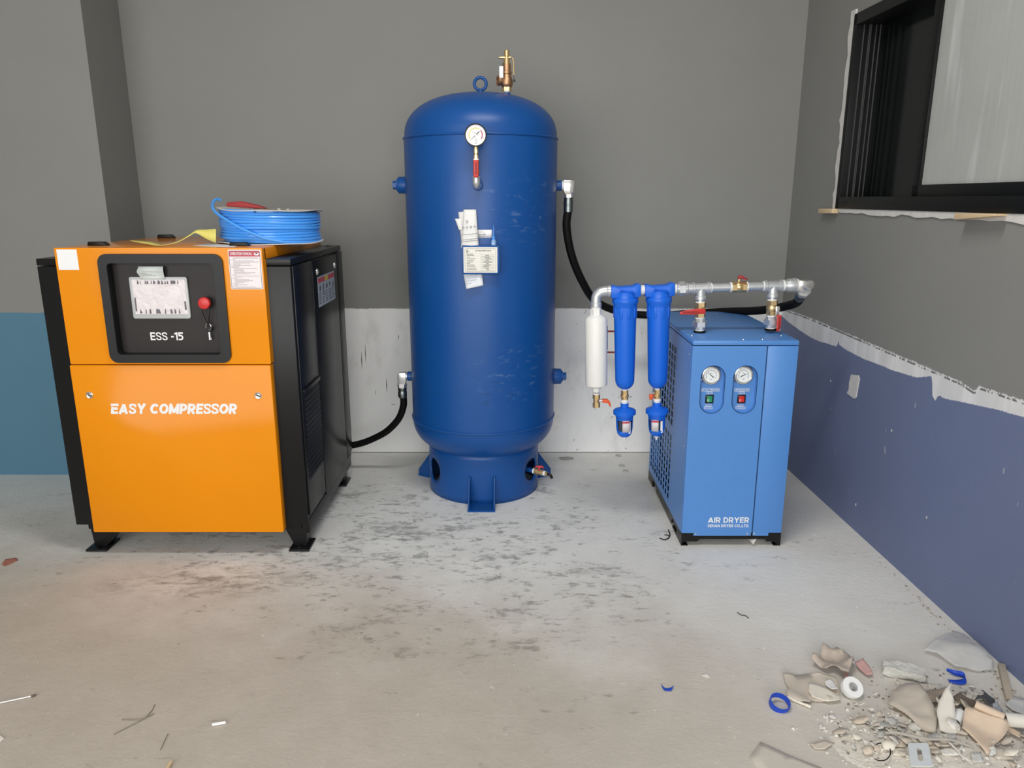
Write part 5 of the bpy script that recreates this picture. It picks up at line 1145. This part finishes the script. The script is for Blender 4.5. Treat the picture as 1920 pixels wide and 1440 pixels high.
def scrap(name, label, cat, pts, m, lift=0.002, curl=0.0, tilt=(0, 0), wav=0.0, th=0.0012, seed=0, group=None, cuts=3, fn=None):
    """torn sheet: outline of floor points, lifted, tilted and curled, with real thickness"""
    bm = bmesh.new(); vs = [bm.verts.new((p.x, p.y, 0)) for p in pts]; bm.faces.new(vs)
    bmesh.ops.triangulate(bm, faces=bm.faces[:]); bmesh.ops.subdivide_edges(bm, edges=bm.edges[:], cuts=cuts, use_grid_fill=True)
    c = sum((p for p in pts), Vector()) / len(pts); L = max((p - c).length for p in pts)
    lo = 9
    for v in bm.verts:
        dx, dy = (v.co.x - c.x), (v.co.y - c.y); rr = math.hypot(dx, dy) / L
        z = tilt[0] * dx + tilt[1] * dy + curl * rr ** 3 + wav * mnoise.noise(Vector((v.co.x * 22, v.co.y * 22, seed * 3.1)))
        if fn: z += fn(dx / L, dy / L)
        v.co.z = z; lo = min(lo, z)
    for v in bm.verts: v.co.z += lift - lo + max(0, mound(v.co.x, v.co.y)) * .9
    bmesh.ops.recalc_face_normals(bm, faces=bm.faces)
    mb = MB(); mb.bm.free(); mb.bm = bm; o = mb.build(name, m, smooth=40, solid=-th); return tag(o, label, cat, group)
Z = lambda *a: [zp(x, y) for x, y in a]

# rings and tape
p = zp(226, 612)
o = MB().lathe([(.0275, -.009), (.0305, -.009), (.0305, .009), (.0275, .009), (.0275, -.009)], (p.x, p.y, .0135), (0.10, -0.30, 1), 40).build('blue_ring', M_BLUEP); tag(o, 'bright blue plastic ring lying on the floor beside torn tan paper', 'plastic ring')
p = zp(722, 530); tr = thing('tape_roll', 'white thread tape roll leaning on the rubble heap', 'tape roll', (p.x, p.y, 0)); ax = Vector((0.12, -0.62, 0.8))
MB().lathe([(.0150, -.009), (.0315, -.009), (.0325, 0), (.0315, .009), (.0150, .009), (.0150, -.009)], (p.x, p.y, .0265), ax, 40).build('tape_winding', M_PTFE, tr)
MB().lathe([(.0125, -.0095), (.0150, -.0095), (.0150, .0095), (.0125, .0095), (.0125, -.0095)], (p.x, p.y, .0265), ax, 32).build('tape_core', mat('core_grey', (0.55, 0.56, 0.56), .5), tr)
# papers
scrap('torn_paper', 'large wavy dust-coloured paper sheet between the blue ring and the tape roll', 'paper', Z((250, 395), (330, 398), (420, 393), (500, 392), (560, 415), (610, 440), (640, 500), (645, 575), (560, 585), (450, 585), (430, 600), (370, 590), (300, 560), (275, 545), (290, 495), (265, 450)), M_TAN2, .003, .010, wav=.010, seed=1)
scrap('torn_paper', 'cream torn paper scrap touching the tape roll', 'paper', Z((430, 465), (470, 470), (510, 482), (560, 500), (640, 558), (645, 588), (560, 596), (450, 565), (425, 525)), M_CREAM, .010, .004, wav=.004, seed=2)
scrap('perforated_scrap', 'small white speckled scrap on the cream paper above the tape roll', 'paper scrap', Z((535, 468), (570, 455), (600, 470), (628, 522), (585, 528), (545, 495)), mat('speckled_white', (0.78, 0.77, 0.74), .8, var=.25, vscale=220), .017, .004, seed=3)
q = [zp(285, 540, .008), zp(330, 565, .006), zp(390, 590, .006), zp(447, 612, .007)]
tag(MB().tube(spline(q, 5), [.0055] * 6 + [.004] * 6 + [.005] * 4, 10).build('rolled_paper', M_CREAM), 'thin rolled cream paper strip next to the blue ring', 'paper')
scrap('rag', 'crumpled brown rag lying at the back of the rubble heap', 'rag', Z((500, 300), (520, 240), (550, 222), (620, 228), (680, 258), (692, 290), (740, 322), (725, 362), (700, 430), (645, 415), (590, 372), (545, 385), (500, 355), (440, 330), (450, 305)), M_RAG, .002, -.006, wav=.040, th=.004, seed=4, cuts=4)
scrap('pink_strap', 'dusty pink strap end on the brown rag', 'strap', Z((745, 335), (800, 320), (850, 368), (872, 410), (830, 412), (775, 370)), M_PINK, .012, .004, (0.05, 0.1), .006, .003, 5)
scrap('pink_shred', 'narrow pink cloth shred hanging from the brown rag towards the tape roll', 'cloth shred', Z((675, 385), (700, 382), (702, 430), (688, 448), (675, 430)), M_PINK, .008, .002, (0, .15), .003, .002, 6)
# foam chunk
A0, A1 = zp(935, 370), zp(1225, 425); d_ = (A1 - A0); L_ = d_.length; ang = math.atan2(d_.y, d_.x)
bm = bmesh.new(); bmesh.ops.create_cube(bm, size=1); bmesh.ops.subdivide_edges(bm, edges=bm.edges[:], cuts=7, use_grid_fill=True)
for v in bm.verts:
    v.co = Vector((v.co.x * L_, v.co.y * .045, v.co.z * .03)); v.co += v.co.normalized() * .007 * mnoise.noise(v.co * 60) + Vector((0, 0, .006 * mnoise.noise(v.co * 30)))
    if v.co.x > L_ * .3: v.co.z *= 1 - .5 * (v.co.x / L_ - .3) / .2
bmesh.ops.transform(bm, matrix=Matrix.Translation(((A0.x + A1.x) / 2, (A0.y + A1.y) / 2, .019)) @ Matrix.Rotation(ang, 4, 'Z'), verts=bm.verts)
mb = MB(); mb.bm.free(); mb.bm = bm; tag(mb.build('foam_chunk', M_FOAM, smooth=60), 'rough grey foam chunk at the back of the rubble heap', 'foam chunk')
# clear plastic bag against the wall
g = G('cloudy_plastic'); v = g.obj(); nn = g.noise(v, 12, 3)
g.put(g.b.inputs['Base Color'], g.mix(nn, (0.76, 0.75, 0.71), (0.88, 0.87, 0.84))); g.b.inputs['Roughness'].default_value = .22; g.put(g.b.inputs['Alpha'], g.math('ADD', .36, g.math('MULTIPLY', nn, .25))); M_CLEAR = g.m
scrap('plastic_sheet', 'cloudy clear plastic sheet slumped against the foot of the blue wall', 'plastic sheet', Z((1215, 240), (1300, 172), (1440, 85), (1500, 112), (1600, 205), (1700, 310), (1700, 372), (1600, 380), (1440, 352), (1310, 272)), M_CLEAR, .002, .0, (0.0, 0.0), .006, .0008, 8, cuts=4, fn=lambda x, y: .045 * math.exp(-((x + .0) ** 2) * 2) * max(0, .8 - abs(y)) )
# blue curled strip
tag(strip([zp(1385, 352, .016), zp(1440, 375, .014), zp(1500, 390, .012), zp(1515, 425, .010), zp(1470, 440, .006), zp(1400, 432, .005)],
          [(0, 0, .010), (0, .002, .018), (0, .004, .018), (0, .012, .008), (0, .020, .003), (0, .012, .002)], M_BLUEP, 'blue_strip', .001), 'curled blue plastic strip in front of the clear plastic sheet', 'plastic strip')
q0, q1 = zp(1760, 338), zp(1815, 575)
dq = (q1 - q0).normalized(); sdv = Vector((-dq.y, dq.x, 0)) * .010
tag(MB().prism([q0 + sdv, q1 + sdv, q1 - sdv, q0 - sdv], (0, 0, .016), .001).build('wood_stick', mat('grey_wood', (0.46, 0.39, 0.30), .8, var=.15)), 'grey-brown wooden stick lying by the foot of the blue wall', 'wood stick')
scrap('dusty_board', 'large dust-covered tan board piece in the middle of the rubble heap', 'board', Z((1000, 540), (1090, 495), (1185, 500), (1250, 620), (1310, 730), (1300, 835), (1200, 805), (1080, 700), (970, 620)), M_TAN2, .008, .0, (0.02, 0.05), .010, .005, 9)
scrap('paper_shard', 'tall pointed pale paper shard standing up in the rubble heap', 'paper', [gp(1779, 1316), gp(1775, 1330), gp(1783, 1345), gp(1790, 1368), gp(1797, 1385), gp(1784, 1390), gp(1760, 1382), gp(1753, 1358), gp(1755, 1345), gp(1766, 1330)], mat('pale_card', (0.78, 0.735, 0.645), .75), .006, .0, (0.0, 0.33), .002, .0012, 10)
# folded kraft card
scrap('folded_card', 'big folded light brown card at the right end of the rubble heap', 'card', Z((1490, 745), (1560, 695), (1640, 700), (1770, 768), (1800, 840), (1705, 925), (1660, 990), (1570, 900), (1480, 825)), M_KRAFT, .010, .0, (0.0, 0.12), .003, .0018, 11, fn=lambda x, y: .022 * math.exp(-((y - .35 + .5 * x) / .22) ** 2))
scrap('card_strip', 'narrow light brown card strip beside the white tube end', 'card', Z((1755, 775), (1780, 765), (1890, 820), (1885, 865), (1800, 820)), M_KRAFT, .012, .002, wav=.003, seed=12)
q0, q1 = zp(1770, 765), zp(1990, 790)
tag(MB().lathe([(.017, 0), (.0195, 0), (.0195, (q1 - q0).length), (.017, (q1 - q0).length), (.017, 0)], q0 + Vector((0, 0, .022 + .012)), q1 - q0, 28).build('white_tube', mat('ivory_tube', (0.76, 0.73, 0.64), .35)), 'ivory plastic tube lying at the right end of the rubble heap', 'tube')
p = zp(1462, 760); tag(MB().lathe([(.015, 0), (.0165, 0), (.0165, .045), (.015, .045), (.015, 0)], (p.x - .012, p.y, .020), (0.75, 0.6, 0.15), 24).build('white_tube', M_PTFE), 'short white tube stub behind the pointed paper shard', 'tube')
scrap('grey_card', 'pale grey folded card against the wooden stick', 'card', Z((1780, 605), (1840, 562), (1925, 585), (1925, 680), (1835, 648)), mat('grey_paper', (0.58, 0.575, 0.55), .75), .006, .006, (0, .1), .003, .0012, 13)
scrap('dark_film', 'crumpled dark grey plastic film in the rubble heap near the wooden stick', 'plastic film', Z((1615, 535), (1650, 555), (1705, 560), (1715, 612), (1660, 642), (1600, 650), (1560, 648), (1590, 615), (1630, 590)), M_FILMD, .004, -.004, wav=.035, th=.001, seed=14, cuts=4)
scrap('striped_wrapper', 'black and white wrapper strip next to the folded brown card', 'wrapper', Z((1690, 655), (1722, 640), (1770, 690), (1805, 722), (1795, 752), (1735, 745), (1710, 700)), mat('wrapper_mix', (0.42, 0.44, 0.45), .4, var=.9, vscale=55), .014, .004, (0, .15), .006, .001, 15)
scrap('dry_bark', 'dark twisted bark-like scrap behind the pointed paper shard', 'scrap', Z((1420, 610), (1470, 575), (1560, 600), (1590, 650), (1520, 685), (1450, 670)), mat('dark_brown', (0.20, 0.16, 0.12), .9, var=.4), .004, -.003, wav=.030, th=.003, seed=16, cuts=4)
scrap('dry_leaf', 'brown dry leaf-like scrap left of the pointed paper shard', 'scrap', Z((1200, 560), (1290, 520), (1380, 540), (1330, 590), (1290, 650), (1230, 625)), mat('dull_brown', (0.38, 0.31, 0.24), .9, var=.25), .006, .006, wav=.022, th=.0015, seed=17)
# slotted bracket
a0, a1, b0, b1 = zp(1105, 930), zp(1245, 928), zp(1128, 1080), zp(1280, 1080)
def lerp4(u, v): return (a0 * (1 - u) + a1 * u) * (1 - v) + (b0 * (1 - u) + b1 * u) * v
bm = bmesh.new(); ou = [lerp4(.06, 0), lerp4(.94, 0), lerp4(1, .06), lerp4(1, 1), lerp4(0, 1), lerp4(0, .06)]; sl_ = [lerp4(.5 + .12 * math.cos(t_), .5 + (.2 if math.sin(t_) > 0 else -.2) + .09 * math.sin(t_)) for t_ in [2 * PI * i / 20 + .01 for i in range(20)]]
for lp_ in (ou, sl_):
    vv_ = [bm.verts.new((p.x, p.y, .034)) for p in lp_]
    for i in range(len(vv_)): bm.edges.new((vv_[i], vv_[(i + 1) % len(vv_)]))
bmesh.ops.triangle_fill(bm, use_beauty=True, use_dissolve=False, edges=bm.edges[:])
for v in bm.verts: v.co.z = .026 + (v.co.y - b0.y) * .06
mb = MB(); mb.bm.free(); mb.bm = bm; tag(mb.build('metal_bracket', mat('bright_zinc', (0.80, 0.84, 0.84), .35, .2), smooth=0, solid=-.003), 'shiny flat metal bracket with a slot at the bottom edge of the view', 'metal bracket')
q = [zp(x, y, .024 + .004 * math.sin(i)) for i, (x, y) in enumerate(((885, 880), (920, 862), (965, 866), (992, 900), (992, 945), (960, 978), (915, 982), (888, 970)))]
tag(MB().tube(spline(q, 6), .0014, 8).build('cable_tie', M_RUB), 'black cable tie loop next to the metal bracket', 'cable tie')
q = [zp(x, y, z) for x, y, z in ((955, 792, .030), (1040, 790, .034), (1120, 806, .036), (1240, 832, .036), (1330, 834, .034), (1420, 840, .032), (1500, 866, .026), (1565, 892, .02))]
tag(MB().tube(spline(q, 6), .0042, 10).build('grey_cable', mat('dusty_cable', (0.44, 0.40, 0.35), .8, var=.2)), 'dusty grey cable lying across the rubble heap above the metal bracket', 'cable')
for k, (pts_, lb_) in enumerate(((((1400, 855), (1470, 925), (1500, 975)), 'thin pale plastic lath left of the folded brown card'), (((1490, 885), (1470, 930), (1540, 985)), 'thin pale plastic lath crossing under the folded brown card'))):
    tag(MB().tube(spline([zp(x, y, .026) for x, y in pts_], 5), .0022, 6).build('plastic_lath', M_CHIPW), lb_, 'lath')
for k, (pl_, mm_, lb_) in enumerate((
    (((970, 862), (1090, 880), (1100, 922), (990, 922)), M_TAN, 'tan card chip between the cable tie and the metal bracket top'),
    (((1110, 862), (1180, 870), (1190, 912), (1112, 912)), M_CREAM, 'cream card chip just above the metal bracket'),
    (((1190, 870), (1270, 880), (1322, 942), (1255, 932)), M_TAN, 'slanted tan card chip right of the metal bracket top'),
    (((1290, 868), (1390, 880), (1402, 922), (1312, 924)), M_TAN2, 'dusty tan chip below the grey cable'),
    (((862, 892), (950, 872), (985, 925), (930, 955), (880, 940)), M_CREAM, 'pale round card chip inside the cable tie loop'),
    (((1000, 932), (1085, 935), (1100, 975), (1012, 982)), M_CREAM, 'cream card chip left of the metal bracket'),
    (((900, 822), (978, 812), (962, 868), (892, 862)), M_FOAM, 'grey gritty chip at the left end of the grey cable'),
    (((1330, 945), (1400, 935), (1480, 960), (1470, 985), (1350, 985)), M_CHIPW, 'white flaky plaster chip right of the metal bracket'),
    (((950, 720), (985, 715), (1050, 760), (1030, 785), (970, 760)), M_CHIPW, 'white plaster flake above the grey cable end'),
    (((1195, 745), (1240, 760), (1285, 815), (1230, 815)), M_CREAM, 'cream triangular flake in front of the dusty board'),
    (((1000, 520), (1060, 475), (1090, 505), (1050, 525)), M_TAN, 'small curled tan flake at the top of the dusty board'),
    (((440, 880), (540, 860), (600, 880), (540, 915), (470, 910)), M_TAN2, 'thin dusty flake in the open floor left of the rubble heap'),
    (((498, 752), (512, 742), (528, 768), (508, 776)), M_CHIPW, 'tiny white chip left of the rubble heap'),
    (((602, 806), (618, 800), (628, 818), (612, 824)), M_CHIPW, 'tiny white crumb nearer the rubble heap'),
    (((545, 690), (562, 682), (566, 715), (550, 722)), M_CHIPW, 'small upright white chip below the cream paper'),
    (((800, 870), (840, 880), (845, 905), (815, 908)), M_CHIPW, 'small white lump left of the cable tie'),
    (((1690, 940), (1760, 935), (1850, 970), (1840, 1010), (1720, 1000)), M_TAN2, 'crumbly tan piece at the lower right corner of the heap'),
    (((1540, 985), (1610, 975), (1640, 1030), (1560, 1040)), M_FOAM, 'grey gritty piece at the bottom below the folded brown card'))):
    scrap('rubble_chip', lb_, 'chip', Z(*pl_), mm_, .004, .003, (0, .04), .005, .003, 40 + k)
scrap('floor_board', 'thin dust-covered board flat on the floor at the bottom edge', 'board', Z((20, 965), (95, 858), (300, 952), (520, 1040), (440, 1110), (120, 1090)), mat('dust_board', (0.60, 0.555, 0.48), .9, var=.12), .001, 0, th=.004, seed=60)
# loose bits on the open floor
def gl(*a): return [gp(x, y) for x, y in a]
scrap('blue_scrap', 'small curled blue plastic scrap alone on the open floor', 'plastic scrap', gl((1239, 1287), (1247, 1291), (1263, 1291), (1258, 1297), (1246, 1296)), M_BLUEP, .001, .010, th=.001, seed=70)
scrap('white_scrap', 'small white triangular scrap on the open floor', 'paper scrap', gl((1314, 1268), (1322, 1263), (1331, 1267), (1330, 1272)), M_CHIPW, .001, .003, th=.001, seed=71)
tag(MB().tube(spline([gp(1382, 1148, .002), gp(1390, 1153, .003), gp(1397, 1154, .003), gp(1404, 1159, .002)], 4), .0014, 6).build('twig', mat('dark_twig', (0.07, 0.06, 0.05), .8)), 'short dark twig on the open floor in front of the dryer', 'twig')
sw_ = thing('swab_stick', 'thin white stick with dark tip at the left edge of the floor', 'stick', gp(30, 1311))
MB().cyl(gp(-90, 1337, .004), gp(58, 1305.5, .004), .0022).build('stick_shaft', M_WHT, sw_); MB().lathe([(0, 0), (.003, .002), (.0038, .008), (.003, .014), (0, .016)], gp(57, 1305.7, .004), gp(66, 1303.5, .004) - gp(57, 1305.7, .004), 10).build('stick_tip', mat('dark_tip', (0.12, 0.10, 0.09), .8), sw_)
hk = MB().tube(spline([gp(1237, 1009, .002), gp(1246, 1012, .003), gp(1254, 1008, .004), gp(1256, 1001, .006), gp(1253, 993, .010)], 5), .0024, 8)
hk.tube(spline([gp(1246, 1003, .004), gp(1251, 1003, .004), gp(1255, 1005, .004)], 3), .002, 6)
tag(hk.build('cable_clip', M_RUB), 'small black hooked clip on the floor beside the dryer base', 'clip')
scrap('clear_wrap', 'crumpled clear wrap sticking out under the dryer base', 'plastic wrap', gl((1386, 1008), (1400, 1006), (1412, 1004), (1430, 1012), (1424, 1020), (1412, 1026), (1398, 1018)), M_CLEAR, .002, -.002, wav=.03, th=.0006, seed=72, cuts=4)
M_STRAW = mat('dry_straw', (0.26, 0.22, 0.17), .85)
tag(MB().tube(spline([gp(213, 1377, .002), gp(240, 1363, .003), gp(270, 1347, .004), gp(284, 1333, .003), gp(290, 1321, .002)], 4), .0013, 6).build('twig', M_STRAW), 'long thin dry twig on the left foreground floor', 'twig')
tag(MB().tube(spline([gp(228, 1349, .002), gp(250, 1349, .003), gp(272, 1346, .0055), gp(289, 1338, .002)], 4), .0012, 6).build('twig', M_STRAW), 'thin dry twig lying across the longest twig', 'twig')
tag(MB().tube(spline([gp(301, 1406, .002), gp(308, 1390, .003), gp(315, 1376, .002)], 4), .0012, 6).build('twig', M_STRAW), 'short dry twig nearest the bottom edge', 'twig')
q0, q1 = gp(398, 1361.5), gp(424, 1357)
tag(MB().cyl(q0 + Vector((0, 0, .005)), q1 + Vector((0, 0, .005)), .0045, bev=.001, seg=14).build('white_stub', M_WHT), 'white paper stub on the foreground floor', 'stub')
scrap('pale_scrap', 'pale pointed scrap cut off by the left edge', 'paper scrap', gl((-20, 1375), (0, 1378), (9, 1385), (0, 1392), (-20, 1398)), M_CHIPW, .001, .002, th=.002, seed=73)
p = gp(318, 1438); tag(MB().cyl((p.x, p.y - .02, .006), (p.x, p.y + .012, .006), .0055, bev=.001, seg=14).build('wood_dowel', M_WOOD), 'short wooden dowel at the bottom edge of the floor', 'dowel')
scrap('red_chip', 'faded red paper chip on the floor left of the compressor', 'paper scrap', gl((3, 1058), (10, 1050), (30, 1047), (34, 1051), (20, 1058), (8, 1063)), mat('faded_red', (0.42, 0.17, 0.12), .85, var=.3, vscale=60), .001, .003, th=.001, seed=74)
for k, (u, v_, lb_) in enumerate(((1159, 855, 'small clear plastic ring on the floor nearest the back wall'), (1166, 874, 'middle one of three small clear plastic rings behind the filters'), (1173, 884, 'front one of three small clear plastic rings behind the filters'))):
    p = gp(u, v_); tag(MB().lathe([(.011, 0), (.0165, 0), (.0165, .006), (.011, .006), (.011, 0)], (p.x, p.y, .0005), (0, 0, 1), 24).build('clear_ring', mat('dusty_clear', (0.46, 0.46, 0.44), .3)), lb_, 'plastic ring', 'small clear rings')
p = gp(1062, 860); MB().prism([(x, y, -.001) for x, y in blobpoly(p.x, p.y, .042, .030, 14, 8, .2)], (0, 0, .004)).build('floor_patch', mat('patch_grey', (0.40, 0.395, 0.375), .9, var=.2), fl, smooth=0)

# small flakes and curly fibres through the heap
rd = random.Random(99)
FM = [('tan', M_TAN), ('dusty brown', M_TAN2), ('cream', M_CREAM), ('white', M_CHIPW), ('grey', M_FOAM)]
LAND = [('the white tape roll', zp(722, 530)), ('the black cable tie loop', zp(940, 920)), ('the slotted metal bracket', zp(1185, 1000)), ('the pointed paper shard', gp(1775, 1360)), ('the big folded card', zp(1640, 840)),
        ('the large dusty board', zp(1140, 650)), ('the grey foam chunk', zp(1080, 395)), ('the wooden stick', zp(1790, 450)), ('the dark crumpled film', zp(1650, 600)), ('the flat board at the bottom', zp(300, 1000)), ('the brown dry leaf', zp(1290, 580)), ('the ivory tube', zp(1850, 770))]
def where(x, y):
    nm, q = min(LAND, key=lambda l: math.hypot(l[1].x - x, l[1].y - y)); dx, dy = x - q.x, y - q.y
    if abs(dx) > abs(dy): return ('right of ' if dx > 0 else 'left of ') + nm
    return ('behind ' if dy > 0 else 'in front of ') + nm
used = set()
for k in range(150):
    cx, cy, sx, sy = rd.choice(PILE + [(1.10, 1.78, .10, .06)]); x, y = rd.gauss(cx, sx), rd.gauss(cy, sy)
    if x > 1.56 or x < 0.92 or y < 1.64 or y > 2.10: continue
    L = rd.uniform(.007, .022); n = rd.randint(4, 6); a0 = rd.uniform(0, 6); cn, cm = rd.choice(FM)
    lb_ = ('tiny ' if L < .012 else 'small ') + cn + ' flake in the rubble heap ' + where(x, y)
    if lb_ in used: continue
    used.add(lb_)
    pts_ = [Vector((x + L * rd.uniform(.6, 1.2) * math.cos(a0 + 2 * PI * i / n), y + L * rd.uniform(.5, 1.0) * math.sin(a0 + 2 * PI * i / n), 0)) for i in range(n)]
    scrap('rubble_flake', lb_, 'flake', pts_, cm, rd.uniform(.002, .012), rd.uniform(0, .006), (rd.uniform(-.5, .5), rd.uniform(-.3, .6)), .004, .0015, 200 + k, 'small flakes in the rubble heap', cuts=1)
for k, (zx, zy, wh_) in enumerate(((1250, 470, 'right of the dusty board top'), (1070, 425, 'at the foot of the grey foam chunk'), (1500, 545, 'behind the dark bark scrap'), (850, 600, 'in front of the tape roll'), (1010, 660, 'on the left side of the dusty board'))):
    b = zp(zx, zy); pts_ = []; a = rd.uniform(0, 6)
    for i in range(7):
        a += rd.uniform(-1.2, 1.2); b = b + Vector((math.cos(a), math.sin(a), 0)) * .009; pts_.append((b.x, b.y, mound(b.x, b.y) + .006 + .007 * math.sin(i * 1.1) ** 2))
    tag(MB().tube(spline(pts_, 4), .0011, 6).build('curly_fibre', M_CREAM), 'curly pale fibre strand ' + wh_, 'fibre', 'curly fibres in the rubble heap')
q0, q1 = zp(1565, 705), zp(1765, 785)
tag(MB().lathe([(.0125, 0), (.0138, 0), (.0138, (q1 - q0).length), (.0125, (q1 - q0).length), (.0125, 0)], q0 + Vector((0, 0, .052)), q1 - q0 + Vector((0, 0, -.006)), 24).build('card_roll', M_KRAFT), 'rolled light brown card along the top edge of the big folded card', 'card')
